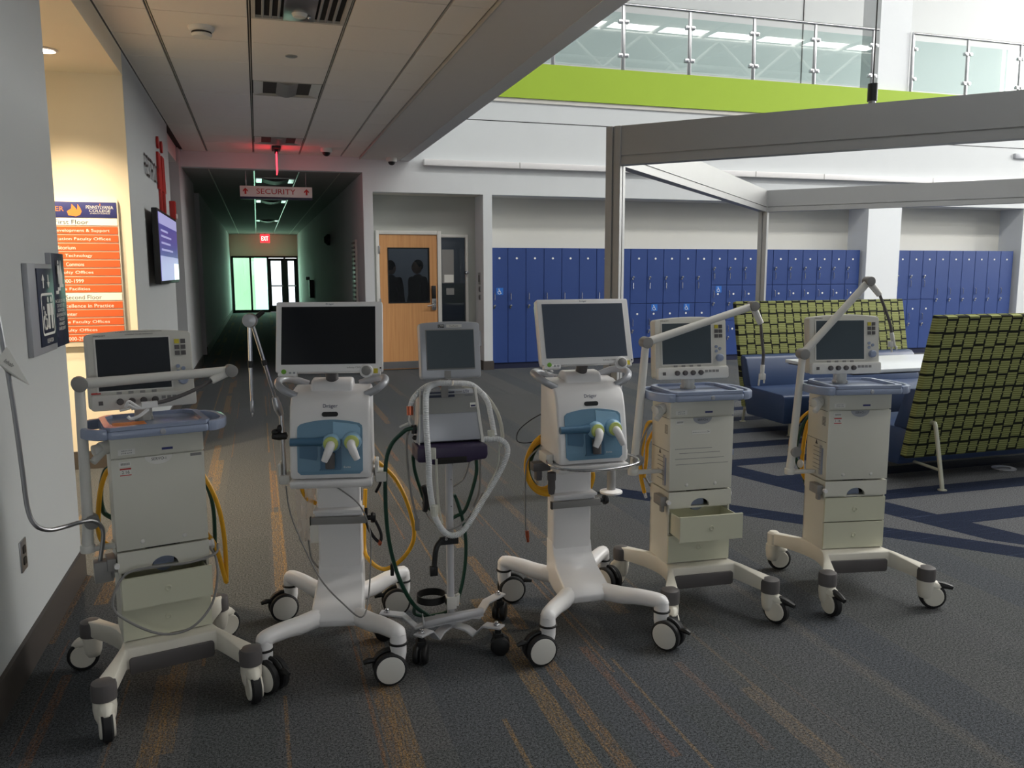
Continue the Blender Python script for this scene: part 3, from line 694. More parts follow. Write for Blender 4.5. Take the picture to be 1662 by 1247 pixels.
# people in the dim room behind the door window
def person(name, label, x, y, rz, h, lean=0.):
    t = thing(name, label, 'person', (x, y, 0), rz)
    k = h/1.72
    J = {'pelvis': (0, 0, .95, .15, .12), 'waist': (0, 0, 1.10, .155, .12), 'chest': (0, .0, 1.30, .18, .13), 'neckb': (0, 0, 1.44, .09, .08), 'neck': (0, -.01, 1.50, .062, .06),
         'sL': (.17, 0, 1.40, .075, .07), 'eL': (.225, .02, 1.12, .055, .05), 'wL': (.20, -.08, .88, .038, .034), 'sR': (-.17, 0, 1.40, .075, .07), 'eR': (-.225, .02, 1.12, .055, .05), 'wR': (-.2, -.1, .88, .038, .034),
         'hL': (.09, 0, .90, .10, .1), 'kL': (.10, -.01, .50, .068, .068), 'aL': (.10, .02, .10, .05, .05), 'fL': (.11, -.12, .05, .045, .04),
         'hR': (-.09, 0, .90, .10, .1), 'kR': (-.10, -.01, .50, .068, .068), 'aR': (-.10, .02, .10, .05, .05), 'fR': (-.11, -.12, .05, .045, .04)}
    E_ = ['pelvis-waist', 'waist-chest', 'chest-neckb', 'neckb-neck', 'chest-sL', 'sL-eL', 'eL-wL', 'chest-sR', 'sR-eR', 'eR-wR', 'pelvis-hL', 'hL-kL', 'kL-aL', 'aL-fL', 'pelvis-hR', 'hR-kR', 'kR-aR', 'aR-fR']
    names = list(J); me = bpy.data.meshes.new('body'); bm = bmesh.new(); sk = bm.verts.layers.skin.verify(); V = {}
    for n_ in names:
        j = J[n_]; v = bm.verts.new((j[0]*k, j[1]*k, j[2]*k)); v[sk].radius = (j[3]*k, j[4]*k); v[sk].use_root = (n_ == 'pelvis'); V[n_] = v
    for e in E_:
        a, b = e.split('-'); bm.edges.new((V[a], V[b]))
    bm.to_mesh(me); bm.free(); me.materials.append(MAT['darkcloth'])
    o = bpy.data.objects.new('body', me); COL.objects.link(o); o.parent = t
    o.modifiers.new('skin', 'SKIN'); s = o.modifiers.new('sub', 'SUBSURF'); s.levels = 1; s.render_levels = 2
    hd = MB().ball((0, -.015*k, 1.61*k), .076*k, .095*k, .115*k, 18, 12)
    hd.ball((0, -.112*k, 1.60*k), .013*k, .02*k, .022*k, 8, 6); hd.ball((0, -.10*k, 1.555*k), .022*k, .008, .008, 8, 5)
    for s_ in (-1, 1): hd.ball((s_*.078*k, .01, 1.605*k), .01, .02, .03, 8, 6); hd.ball((s_*.03*k, -.098*k, 1.625*k), .011, .008, .007, 8, 5)
    hd.build('head', 'skin', t)
    MB().ball((0, .012*k, 1.645*k), .084*k, .098*k, .10*k, 16, 10).build('hair', 'hair', t)
    for s_ in (-1, 1):
        hm = MB().ball((s_*.2*k, -.1*k, .82*k), .02, .036, .05, 10, 7)
        for f_ in range(4): hm.tube([(s_*.2*k, (-.125+.018*f_)*k, .79*k), (s_*.198*k, (-.13+.018*f_)*k, .74*k), (s_*.19*k, (-.128+.018*f_)*k, (.705+.006*abs(f_-1.5))*k)], .009, 6, 3)
        hm.tube([(s_*.195*k, -.13*k, .83*k), (s_*.185*k, -.155*k, .80*k), (s_*.18*k, -.16*k, .765*k)], .010, 6, 3)
        hm.build('hand', 'skin', t)
    return t
person('person', 'dark clothed person standing sideways behind the door window, right of the two', 2.62, 14.0, -1.1, 1.70)
person('person', 'dark clothed person turned away at the left edge of the door window', 2.16, 14.0, 2.4, 1.69)

# ------------------------------------------------------------------ lockers
ORD = ['first', 'second', 'third', 'fourth', 'fifth', 'sixth', 'seventh', 'eighth', 'ninth', 'tenth', 'eleventh', 'twelfth', 'thirteenth', 'fourteenth', 'fifteenth', 'sixteenth', 'seventeenth', 'eighteenth', 'nineteenth', 'twentieth', 'twenty-first', 'twenty-second', 'twenty-third']
LW = .298; LY = 12.32
def locker(x, w_, tiers, label, group, access=None):
    """tiers: list of (z0, z1, plate z, handle z, lock z)"""
    t = thing('locker', label, 'locker', (x, LY, 0), 0, group)
    MB().box(0, w_, .02, .42, .0, .09).build('plinth', 'lockerin', t)
    MB().box(0, w_, .012, .425, .09, 1.88).build('cabinet', 'locker', t)
    for z0, z1, pz, hz, kz in tiers:
        d = box('door', 'locker', t, .005, w_-.003, 0, .012, z0+.004, z1-.004, .003, seg=1)
        MB().lathe([(0, -.003), (.017, -.003), (.017, 0)], (w_*.5 if pz > 1.6 else w_*.45, 0, pz), 'y', 12).build('number_plate', 'paper', d)
        MB().tube([(.05, 0, hz-.06), (.05, -.022, hz-.045), (.05, -.022, hz+.045), (.05, 0, hz+.06)], .007, 6, 0).build('handle', 'chrome', d)
        MB().lathe([(0, -.03), (.016, -.028), (.02, -.02), (.02, 0)], (.05, 0, kz), 'y', 10).box(.03, .05, -.018, 0, kz-.045, kz).build('lock', 'chrome', d)
    if access:
        z = access; b = box('access_sticker', 'adablue', t, w_*.3, w_*.3+.11, -.0025, 0, z-.055, z+.055)
        wheelchair(w_*.3+.05, z-.042, .085, -.0035, .001).build('access_symbol', 'paper', b)
S1 = [(.09, 1.88, 1.72, 1.13, .99)]
S2 = [(.99, 1.88, 1.72, 1.28, 1.42), (.09, .99, .82, .68, .55)]
S3 = [(1.28, 1.88, 1.72, 1.43, 1.57), (.68, 1.28, 1.13, 1.13, .98), (.09, .68, .54, .54, .40)]
for i in range(23):
    ti, kind, acc = (S1, 'one tall door', 1.21 if i == 0 else None) if i < 8 else (S2, 'two stacked doors', .92 if i in (9, 11) else None) if i < 13 else (S3, 'three stacked doors', 1.21 if i == 13 else None)
    locker(3.455 if i == 0 else 3.42+i*LW, LW-(.035 if i == 0 else 0), ti, 'blue locker with %s%s, %s from left in the long row' % (kind, ', access sticker' if acc else '', ORD[i]), 'lockers of the long row', acc)
for i in range(9):
    locker(11.056+i*.3025, .3025, S2 if i < 3 else S1, 'blue locker with %s, %s from left, right of the white column' % ('two stacked doors' if i < 3 else 'one tall door', ORD[i]), 'lockers of the short row')
t = tag(box('wall_light', 'silver', None, 13.5, 13.8, FY-.05, FY, 3.57, 3.66, .006), 'small grey box fixed high on the bright right wall', 'light')

# ------------------------------------------------------------------ upper glass railings
def railing(label, posts, x0, x1):
    t = thing('glass_railing', label, 'railing', (0, FY-.02, 0))
    for i, x in enumerate(posts):
        p = MB().box(x-.022, x+.022, -.02, .02, 4.61, 5.57).build('post', 'steel', t, .004)
        for z in (4.83, 5.33):
            for s in (-1, 1):
                if x0 < x+s*.06 < x1: MB().prism(rrect(x+s*.05-.035, x+s*.05+.035, z-.03, z+.03, .018), -.03, .03, 'y').build('glass_clamp', 'chrome', p, .004)
    xs = posts
    for a, b in zip(xs[:-1], xs[1:]): box('glass_panel', 'glass', t, a+.04, b-.04, -.006, .006, 4.64, 5.47)
    MB().tube([(x0, 0, 5.59), (x1, 0, 5.59)], .026, 12, 0).build('handrail', 'chrome', t)
railing('long glass and steel balcony railing left of the white column', [3.24, 4.41, 5.57, 6.72, 7.89, 9.06, 10.23], 3.0, 10.32)
railing('glass and steel balcony railing right of the white column', [11.06, 12.26, 13.47, 14.68, 15.9], 11.04, 16.)

# ------------------------------------------------------------------ atrium roof: beams and trusses between skylights
rf = wall('ceiling_atrium', 'soffit', 2.2, 24, -10, 15.3, ROOF, ROOF+.2)
for y, lb in ((-2.9, 'nearest to the balcony glass'), (-6.3, 'middle one of three'), (-8.6, 'farthest from the balcony glass')):
    t = thing('roof_truss', 'white steel roof truss mirrored in the balcony glass, '+lb, 'truss', (13.2, y, ROOF), 0, 'roof trusses mirrored in the balcony glass')
    MB().tube([(-10.5, 0, -.3), (10.5, 0, -.3)], .07, 8, 0).build('top_chord', 'offwhite', t)
    MB().tube([(-10.5, 0, -1.5), (10.5, 0, -1.5)], .07, 8, 0).build('bottom_chord', 'offwhite', t)
    for k in range(14):
        a, b = (-.3, -1.5) if k % 2 else (-1.5, -.3)
        MB().tube([(-10.5+1.5*k, 0, a), (-9.0+1.5*k, 0, b)], .05, 6, 0).build('web_member', 'offwhite', t)
for k in range(11):
    x = 3.4+1.95*k
    o = MB().tube([(x, -9.8, ROOF-.2), (x+1.2, 9.5, ROOF-.2)], .07, 8, 0).build('roof_rafter', 'offwhite', rf)
m = struct(box('window_2', 'offwhite', None, 23.6, 23.72, 2.2, 13.0, 3.3, 3.5))
for k in range(8): box('added_mullion', 'offwhite', m, 23.55, 23.7, 2.3+1.5*k-.06, 2.3+1.5*k+.06, 3.5, 9.2)  # bars out of view, added to break up the glazing's reflection
for z in (5.2, 7.1, 9.1): box('added_transom', 'offwhite', m, 23.55, 23.7, 2.3, 12.9, z-.07, z+.07)

# ------------------------------------------------------------------ grey metal pavilion frame (turned 45 degrees)
Q = PI/4
t = thing('pavilion_frame', 'grey aluminium post-and-beam pavilion frame standing round the lounge seats', 'frame', (2.27, 5.07, 0), Q)
def profile(c, w_=.05):
    m = MB()
    for sx in (-1, 1):
        for sy in (-1, 1):
            m.box(c[0]+sx*w_-.022*(sx > 0)*2+(.0), c[0]+sx*w_+.022*(sx < 0)*2, c[1]+sy*w_-.022*(sy > 0)*2, c[1]+sy*w_+.022*(sy < 0)*2, .26, 2.44)
    m.box(c[0]-w_*.72, c[0]+w_*.72, c[1]-w_*.72, c[1]+w_*.72, .26, 2.44)
    return m
for cx, cy in ((0, 0), (4.85, 0), (0, -4.85), (4.85, -4.85)):
    p = profile((cx, cy)).build('post', 'alu', t, .002, seg=1)
    MB().cyl((cx, cy, .02), (cx, cy, .26), .03).build('foot_tube', 'alu', p)
    MB().lathe([(.078, 0), (.078, .012), (.05, .022), (0, .024)], (cx, cy, 0)).build('foot_disc', 'white', p)
def beam(a, b):
    # box beam with a recessed shadow groove near its lower edge
    ax = 0 if a[1] == b[1] else 1
    m = MB()
    lo, hi = (min(a[ax], b[ax])+.05, max(a[ax], b[ax])-.05); o = a[1-ax]
    for z0, z1, h in ((2.255, 2.44, .04), (2.245, 2.255, .03), (2.195, 2.245, .04)):
        m.box(*((lo, hi, o-h, o+h) if ax == 0 else (o-h, o+h, lo, hi)), z0, z1)
    m.build('beam', 'alu', t)
beam((0, 0), (4.85, 0)); beam((0, 0), (0, -4.85)); beam((4.85, 0), (4.85, -4.85)); beam((0, -4.85), (4.85, -4.85))
t = thing('suspension_cable', 'thin black cable with a black sleeve rising from the front beam', 'cable', (3.36, 4.0, 2.44))
MB().cyl((0, 0, 0), (0, 0, .03), .02).build('ferrule', 'steel', t); MB().cyl((0, 0, .02), (0, 0, .115), .027).build('sleeve', 'black', t); MB().cyl((0, 0, .115), (0, 0, ROOF-2.44), .004, n=8).build('cable', 'black', t)

# ------------------------------------------------------------------ booth seats and table
def booth(label, loc, rz):
    """local -y is the sitting side; x from 0 to 2"""
    t = thing('booth_sofa', label, 'sofa', loc, rz)
    W = 2.02
    # upright panel leaning back, woven on both faces
    MB().prism([(.62, .20), (.68, .19), (.90, 1.205), (.84, 1.22)], 0, W, 'x').build('back_panel', 'weave', t, .012)
    MB().prism([(.0, .13), (.60, .13), (.68, .40), (.60, .41), (.04, .40), (.0, .38)], 0.005, W-.005, 'x').build('seat', 'vinyl', t, .02)
    MB().prism([(.53, .40), (.665, .40), (.755, .66), (.72, .70), (.66, .695), (.625, .66)], 0.005, W-.005, 'x').build('back_cushion', 'vinyl', t, .018)
    for x in (.15, W-.15):
        MB().cyl((x, .10, 0), (x, .10, .14), .016).lathe([(.025, 0), (.025, .006), (0, .006)], (x, .1, 0)).build('front_leg', 'champagne', t)
        MB().tube([(x, .70, .44), (x, .755, .455), (x, .785, .41), (x, .865, .05), (x, .87, .01)], .015, 8, 4).tube([(x, .52, .15), (x, .855, .135)], .011, 8, 0).lathe([(.03, 0), (.03, .006), (0, .008)], (x, .875, 0)).build('rear_leg', 'champagne', t)
    return t
booth('high-back booth sofa with green woven upper panel and navy seat facing the camera', (4.5, 6.29, 0), 0)
booth('high-back booth sofa seen from behind, dark green woven back with metal legs', (4.33+2.02, 5.30, 0), PI)
t = thing('booth_table', 'white laminate table between the two booth sofas', 'table', (5.5, 5.72, 0))
MB().box(-1.08, 1.1, -.42, .46, .712, .74).build('tabletop', 'tabletop', t, .003)
MB().box(-1.06, 1.08, -.40, .44, .70, .712).build('under_edge', 'edge', t)
MB().cyl((0, 0, .02), (0, 0, .70), .04).lathe([(.3, 0), (.3, .012), (.05, .03), (0, .03)], (0, 0, 0), n=32).build('pedestal', 'steel', t)
t = tag(MB().lathe([(.085, 0), (.085, .006), (.05, .008), (.045, .003), (0, .003)], n=28).build('floor_outlet', 'silver'), 'round grey floor outlet cover on carpet behind the dark sofa', 'outlet'); t.location = (5.43, 4.79, .001)
# ------------------------------------------------------------------ ventilators of the cream drawer-cart kind
def servo(label, loc, deg, arm, ext=(0., 0.), offx=0., caster_h=(0, 0, 0, 0), brakes=(), side=False, caps=(1, 1, 1, 1), note=None, sticker=True, scr='scrgrey'):
    t = thing('ventilator', label, 'ventilator', loc, math.radians(deg))
    # cart with four curved legs
    def arc(s):
        return [(s*(.265-.115*math.cos(PI/2*a)**1.2), .29*a) for a in [-1+2*i/14 for i in range(15)]]
    R_, L_ = arc(1), arc(-1)[::-1]
    poly = [(-.15, -.115), (.15, -.115), (.205, -.29)]+R_+[(.205, .29), (.15, .14), (-.15, .14), (-.205, .29)]+L_+[(-.205, -.29)]
    m = MB().prism(poly, .135, .212)
    m.v = [(x, y, z-(.022*max(0, (abs(y)-.12)/.17) if z > .2 else 0)) for x, y, z in m.v]
    m.build('cart_base', 'cart', t, .007)
    MB().prism(rrect(-.142, .142, .118, .178, .012), -.124, -.112, 'y').build('bumper_plate', 'darkgrey', t, .003)
    k = 0
    for (x, y) in ((-.235, -.275), (.235, -.275), (-.235, .275), (.235, .275)):
        a = math.radians(caster_h[k]); hx, hy = math.cos(a), math.sin(a); px, py = -hy, hx
        cx, cy = x+hx*.032, y+hy*.032
        m = MB().lathe([(.0, .136), (.036, .134), (.037, .10), (.033, .07), (.026, .05), (0, .048)], (x, y, 0), n=20)
        for s in (-1, 1): m.cyl((cx+px*s*.006, cy+py*s*.006, .058), (cx+px*s*.024, cy+py*s*.024, .058), .047, .043, 22)
        m.tube([(x, y, .11), (cx+hx*.01, cy+hy*.01, .103), (cx+hx*.035, cy+hy*.035, .092)], [.03, .026, .012], 8, 3)
        c = m.build('caster', 'cart', t, .002, seg=1)
        MB().lathe([(0, -.017), (.05, -.017), (.057, -.011), (.057, .011), (.05, .017), (0, .017)], axis='y', n=26).xf(Matrix.Translation((cx, cy, .057)) @ Matrix.Rotation(a, 4, 'Z')).build('wheel', 'rubber', c)
        if caps[k]: MB().lathe([(.0395, .132), (.040, .175), (.037, .188), (.025, .194), (0, .196)], (x, y, 0), n=22).build('cap', 'darkgrey', c)
        else: MB().lathe([(.03, .132), (.03, .19), (.02, .2), (0, .202)], (x, y, 0), n=18).build('cap', 'cart', c)
        if k in brakes:
            MB().tube([(x+hx*.02, y+hy*.02, .118), (x+hx*.075, y+hy*.075, .108), (x+hx*.115, y+hy*.115, .098)], [.014, .016, .010], 8, 3).build('brake_pedal', 'black', c)
        k += 1
    # drawer cabinet (open shell)
    b0, b1 = -.052, .14
    MB().box(-.15, -.142, b0, b1, .21, .47).box(.142, .15, b0, b1, .21, .47).box(-.15, .15, b1-.008, b1, .21, .47).box(-.142, .142, b0+.004, b1, .21, .218).box(-.142, .142, b0+.004, b1, .343, .348).box(-.142, .142, b0+.004, b1, .462, .47).build('cabinet', 'cream', t)
    for (z0, z1), e in zip(((.349, .461), (.219, .343)), ext):
        y = b0-.010-e
        m = MB().box(-.149, .149, y, y+.010, z0, z1).box(-.138, -.134, y+.01, y+.18, z0+.006, z1-.012).box(.134, .138, y+.01, y+.18, z0+.006, z1-.012).box(-.134, .134, y+.01, y+.18, z0+.006, z0+.010).box(-.134, .134, y+.176, y+.18, z0+.01, z1-.012)
        d = m.build('drawer', 'drawer', t)
        MB().lathe([(.012, 0), (.012, -.003), (.008, -.004), (.006, -.001), (0, 0)], (0, y, (z0+z1)/2), 'y', 16).build('finger_dimple', 'drawer', d)
    # shelf with half-moon cut-out
    n = 12
    poly = [(-.152, .472), (-.045, .472)]+[(-.045*math.cos(PI*i/n), .474+.034*math.sin(PI*i/n)) for i in range(1, n)]+[(.045, .472), (.152, .472), (.152, .541), (-.152, .541)]
    sh = MB().prism(poly, -.062, -.05, 'y').box(-.152, .152, .0, .14, .472, .541).box(-.152, -.06, -.05, 0, .472, .541).box(.06, .152, -.05, 0, .472, .541).build('shelf', 'cream', t)
    box('recess_back', 'slot', sh, -.06, .06, -.012, -.002, .473, .54)
    MB().lathe([(0, -.03), (.035, -.028), (.038, -.015)], (0, 0, .478), 'y', 18).build('blue_insert', 'tray', sh)
    MB().box(-.185, -.155, -.05, .03, .478, .522).box(-.178, -.162, -.045, -.02, .45, .478).build('rail_clamp', 'midgrey', t, .004)
    MB().cyl((-.156, -.06, .50), (-.156, -.078, .50), .009).build('clamp_screw', 'white', t)
    MB().cyl((.152, 0, .505), (.172, 0, .505), .014).cyl((.172, 0, .505), (.18, 0, .505), .018).build('thumb_screw', 'white', t)
    # main unit
    mu = MB().box(-.149, .149, -.052, .14, .545, .95).build('main_unit', 'cream', t, .003)
    MB().box(-.152, .152, -.062, -.052, .548, .874).build('front_panel', 'cream', mu, .002)
    MB().box(-.152, .152, -.062, -.052, .879, .952).build('upper_panel', 'cream', mu, .002)
    for x in (-.068, .07): MB().ball((x, -.062, .572), .0085, .004, .0085, 12, 6).build('screw', 'offwhite', mu)
    MB().prism([(.035*math.cos(PI+PI*i/12)*1.3, .874+.03*math.sin(PI+PI*i/12)) for i in range(13)], -.0632, -.062, 'y').build('name_badge', 'paper' if scr == 'scrdark' else 'silver', mu)
    text('lettering', 'SERVO-i', -.024, .024, .859, .869, -.0636, 'inkblack', mu)
    box('blue_label', 'signblue', mu, .012, .048, -.0632, -.062, .893, .901)
    b = box('asset_label', 'paper', mu, -.128, -.074, -.0632, -.062, .888, .908)
    text('lettering', 'NEXT PM', -.118, -.085, .900, .904, -.0636, 'inkblack', b); text('lettering', 'DUE 2/18', -.118, -.085, .892, .896, -.0636, 'inkblack', b)
    b = box('asset_tag', 'paper', mu, -.128, -.09, -.0632, -.062, .846, .864)
    text('lettering', 'IIIIIIIIIIII', -.122, -.094, .852, .860, -.0636, 'inkblack', b)
    if sticker:
        b = box('date_sticker', 'paper', mu, -.126, -.09, -.0632, -.062, .815, .841)
        box('red_band', 'red', b, -.126, -.09, -.0636, -.063, .836, .841); box('red_band', 'red', b, -.126, -.09, -.0636, -.063, .815, .818)
        text('lettering', sticker, -.120, -.096, .822, .833, -.0638, 'inkblack', b)
    if note == 'bar': box('grey_label', 'midgrey', mu, .105, .143, -.0632, -.062, .860, .870)
    if note == 'arrow':
        b = box('arrow_label', 'paper', mu, -.05, .04, -.0632, -.062, .80, .818); text('lettering', '-------->', -.045, .035, .806, .813, -.0636, 'inkblack', b)
        for z, s in ((.735, .18), (.715, .22), (.69, .24), (.665, .26)): box('scuff_mark', 'midgrey', mu, -.13+random.random()*.03, -.13+s, -.0625, -.062, z, z+.0022)
    if side:
        for z0, z1, y0, y1, mt in ((.56, .70, -.01, .012, 'tray'),): box('scale_label', 'silver', mu, -.1502, -.149, y0, y1, z0, z1)
        for i in range(6): box('label_line', 'darkgrey', mu, -.1504, -.149, -.004+.0, .07, .585+.02*i, .5866+.02*i)
        box('scale_bar', 'tray', mu, -.1506, -.149, -.022, -.008, .565, .69)
        for i in range(7): box('text_line', 'darkgrey', mu, -.1504, -.149, -.03, .0, .80+.006*i, .8025+.006*i)
        MB().prism([(.035, .70), (.055, .70), (.045, .72)], -.1506, -.149, 'x').build('warning_mark', 'darkgrey', mu)
        box('panel_seam', 'darkgrey', mu, -.1502, -.149, -.045, .13, .722, .724); box('panel_seam', 'darkgrey', mu, -.1502, -.149, -.045, .13, .868, .870)
    # connectors at the left shoulder
    m = MB().cyl((-.145, .02, .908), (-.178, .0, .905), .024).cyl((-.178, .0, .905), (-.20, -.008, .902), .02).cyl((-.165, -.005, .90), (-.205, -.03, .868), .012, .013)
    m.cyl((-.145, .07, .90), (-.175, .06, .895), .02).build('breathing_connector', 'offwhite', t, .002)
    # tray
    tp = [(-.155, -.135), (.155, -.135), (.172, -.11), (.172, .12), (.14, .16), (-.14, .16), (-.172, .12), (-.172, -.11)]
    tr = MB().prism(tp, .956, .985).build('tray', 'tray', t, .008)
    for s in (-1, 1):
        out = [(.160, -.130), (.192, -.122), (.222, -.09), (.240, -.04), (.242, .05), (.228, .10), (.20, .135), (.160, .146)]
        inn = [(.160, .122), (.190, .114), (.210, .085), (.220, .045), (.219, -.035), (.205, -.075), (.185, -.10), (.160, -.106)]
        MB().prism([(s*x, y) for x, y in out+inn], .955, .992).build('side_handle', 'tray', tr, .006)
    m = MB(); ring = [(x*.98, y*.98+.0) for x, y in tp]; inn = [(x*.86, y*.88+.01) for x, y in tp]; n = len(tp)
    m.add([(x, y, z) for z in (.985, .998) for x, y in ring]+[(x, y, .998) for x, y in inn]+[(x, y, .985) for x, y in inn], [[i, (i+1) % n, n+(i+1) % n, n+i] for i in range(n)]+[[n+i, n+(i+1) % n, 2*n+(i+1) % n, 2*n+i] for i in range(n)]+[[2*n+i, 2*n+(i+1) % n, 3*n+(i+1) % n, 3*n+i] for i in range(n)]).build('rim', 'tray', tr)
    MB().lathe([(0, -.139), (.008, -.138), (.01, -.135)], (.01, 0, .971), 'y', 14).build('badge', 'silver', tr)
    # control panel
    TM = Matrix.Translation((offx, 0, 0)) @ tilt(6, .06, 1.03)
    MB().cyl((offx, .07, .984), (offx, .07, 1.05), .03).box(offx-.03, offx+.03, .05, .09, .985, 1.0).build('screen_neck', 'panel', t, .003)
    cp = MB().prism(rrect(-.174, .174, 1.035, 1.296, .012, arch=.012), .03, .085, 'y').xf(TM).build('control_panel', 'panel', t, .006)
    MB().prism(rrect(-.168, .176, 1.03, 1.084, .01), .016, .05, 'y').xf(TM).build('knob_module', 'offwhite', cp, .004)
    MB().box(-.141, .096, .0275, .031, 1.098, 1.279).xf(TM).build('display', scr, cp)
    MB().add([(x, .0268, z) for x, z in ((-.146, 1.093), (.101, 1.093), (.101, 1.284), (-.146, 1.284), (-.141, 1.098), (.096, 1.098), (.096, 1.279), (-.141, 1.279))], [[0, 1, 5, 4], [1, 2, 6, 5], [2, 3, 7, 6], [3, 0, 4, 7]]).xf(TM).build('display_bezel', 'offwhite', cp)
    for r in range(3):
        for c in range(2):
            MB().box(.115+.021*c, .131+.021*c, .0265, .031, 1.254-.021*r, 1.270-.021*r).xf(TM).build('membrane_key', 'yellowlab' if (r == 0 and c == 0) else 'darkgrey', cp)
    for x, z in ((.122, 1.172), (.14, 1.163), (.122, 1.152)): MB().lathe([(0, .027), (.007, .027), (.007, .03)], (x, 0, z), 'y', 12).xf(TM).build('round_key', 'tray', cp)
    MB().lathe([(0, .012), (.014, .012), (.017, .018), (.017, .031), (.02, .031)], (.136, 0, 1.122), 'y', 20).xf(TM).build('rotary_knob', 'tray', cp, .002)
    for i in range(4): MB().lathe([(0, .002), (.009, .002), (.0115, .008), (.0115, .018)], (-.078+.038*i, 0, 1.058), 'y', 16).xf(TM).build('dial', 'darkgrey', cp)
    MB().box(-.146, -.132, .014, .017, 1.05, 1.064).xf(TM).build('socket', 'darkgrey', cp)
    for i in range(4): MB().box(.058+.018*i, .071+.018*i, .014, .017, 1.058, 1.069).xf(TM).build('soft_key', 'midgrey', cp)
    for i in range(4): MB().box(-.078+.038*i-.008, -.078+.038*i+.008, .027, .031, 1.084, 1.094).xf(TM).build('grey_mark', 'midgrey', cp)
    text('lettering', 'MAQUET', -.146, -.108, 1.287, 1.293, .0285, 'inkblack', cp, TM)
    if scr == 'scrdark':
        text('lettering', 'INTERMITTENT TOUCH SCREEN OPERATION', -.075, .075, 1.3, 1.304, .0285, 'inkblack', cp, TM)
        text('lettering', 'UNABLE TO BE REPAIRED', -.045, .045, 1.291, 1.295, .0285, 'inkblack', cp, TM)
        MB().box(-.166, -.136, .027, .031, 1.088, 1.094).xf(TM).build('red_label', 'redp', cp)
    # support arm
    B, J, E, A, T2, CL, mode = arm
    a = MB().tube([(B[0], B[1], B[2]-.012), (J[0]+(E[0]-J[0])*.06, J[1], J[2]), E], [.020, .019, .018, .0165], 12, 0).build('arm_post', 'offwhite', t, sharp=50)
    MB().box(B[0]-.005, -.15, B[1]-.012, B[1]+.012, B[2]-.018, B[2]+.0).cyl((B[0], B[1], B[2]-.02), (B[0], B[1], B[2]+.008), .024).build('arm_bracket', 'offwhite', a, .004)
    for q, h, r in (((J[0]+.012, J[1], J[2]), .026, .025), (E, .026, .025), (A, .024, .022)):
        MB().cyl((q[0], q[1]-h, q[2]), (q[0], q[1]+h, q[2]), r).build('arm_joint', 'midgrey', a, .003)
    MB().tube([E, (Vector(E)*.5+Vector(A)*.5), A], [.018, .0165, .0165], 12, 0).build('upper_arm', 'offwhite', a)
    MB().tube([A, T2], [.016, .014], 12, 0).build('end_block', 'offwhite', a)
    MB().tube([T2]+CL, .007, 8, 5).build('flexible_rod', 'darkgrey', a)
    c = Vector(CL[-1]); p = Vector(CL[-2]); d = (c-p).normalized()
    m = MB().tube([c-d*.01, c+d*.055], .010, 8, 0).tube([c+d*.055+Vector((-.012, 0, 0)), c+d*.085+Vector((-.014, 0, 0))], .005, 6, 0).tube([c+d*.055+Vector((.012, 0, 0)), c+d*.075+Vector((.012, 0, 0))], .005, 6, 0)
    m.box(c.x-.014, c.x+.014, c.y-.008, c.y+.008, c.z-.058, c.z-.03) if mode else None
    m.build('tube_clip', 'offwhite', a, .002)
    return t
def hose(name, mat, t, pts, r, **k):
    o = MB().tube(pts, r, 10, 6, **k).build(name, mat, t); return o

# --- first machine, beside the left wall
t = servo('cream ventilator cart beside the left wall, bent steel tube arm and cord loop, screen note', (-.373, 3.127, 0), 13.7,
          ((-.238, .0, .565), (-.232, .0, .655), (-.229, -.05, 1.142), (.255, -.08, 1.16), (.185, -.09, 1.13), [(.12, -.1, 1.10), (.04, -.11, 1.075), (-.02, -.11, 1.065)], 0),
          (.05, .0), -.025, (-90, -90, 170, 20), (), note='bar', sticker='2 16', scr='scrdark')
pv = [(-.206, -.02, .504), (-.189, -.03, .604), (-.196, -.035, .645), (-.222, -.045, .668), (-.26, -.06, .672), (-.303, -.07, .667), (-.352, -.1, .672), (-.388, -.12, .70), (-.406, -.12, .759), (-.412, -.12, .892), (-.422, -.12, 1.112), (-.436, -.12, 1.308), (-.452, -.12, 1.49)]
o = hose('bent_support_tube', 'steel', t, pv, .0075); o['label'] = 'bent brushed steel tube clamped to the cart side'
MB().box(-.225, -.165, -.045, .005, .44, .515).box(-.20, -.15, -.03, -.01, .48, .50).build('tube_clamp', 'midgrey', t, .004)
MB().cyl((-.165, -.02, .475), (-.15, -.02, .475), .013).build('clamp_knob', 'chrome', t)
fl_ = MB().add([(-.425, -.13, 1.285), (-.455, -.135, 1.24), (-.372, -.15, 1.16), (-.43, -.125, 1.20), (-.40, -.12, 1.18)], [[0, 1, 2], [0, 2, 4], [1, 3, 2], [0, 4, 3]])
fl_.build('paper_tag', 'paper', t); text('lettering', 'Inhalation', 0, .05, 0, .012, 0, 'inkblack', t, Matrix.Translation((-.437, -.1395, 1.237)) @ Matrix.Rotation(math.radians(41), 4, 'Y'))
m = MB()
for dz, dx in ((0, 0), (.012, -.01)): m.tube([(-.02, -.115, 1.062), (-.05, -.12, 1.055), (-.075, -.12, 1.06+dz), (-.09, -.12, 1.07+dz), (-.1, -.115, 1.062)], .0045, 6, 4)
m.tube([(-.03, -.12, 1.05), (-.06, -.125, 1.03), (-.085, -.12, 1.022), (-.095, -.12, 1.03)], .006, 6, 4).box(-.05, .0, -.125, -.105, 1.055, 1.075).build('wire_clip', 'white', t)
MB().box(-.135, -.03, -.09, .02, .9855, .988).build('warm_reflection_patch', 'flame', t);  # warm reflection on the tray top, laid on as an orange sheet
hose('yellow_hose', 'yellowhose', t, [(-.14, .15, .80), (-.156, .16, .779), (-.178, .16, .712), (-.191, .17, .595), (-.185, .17, .535), (-.162, .16, .51), (-.14, .15, .50)], .009)
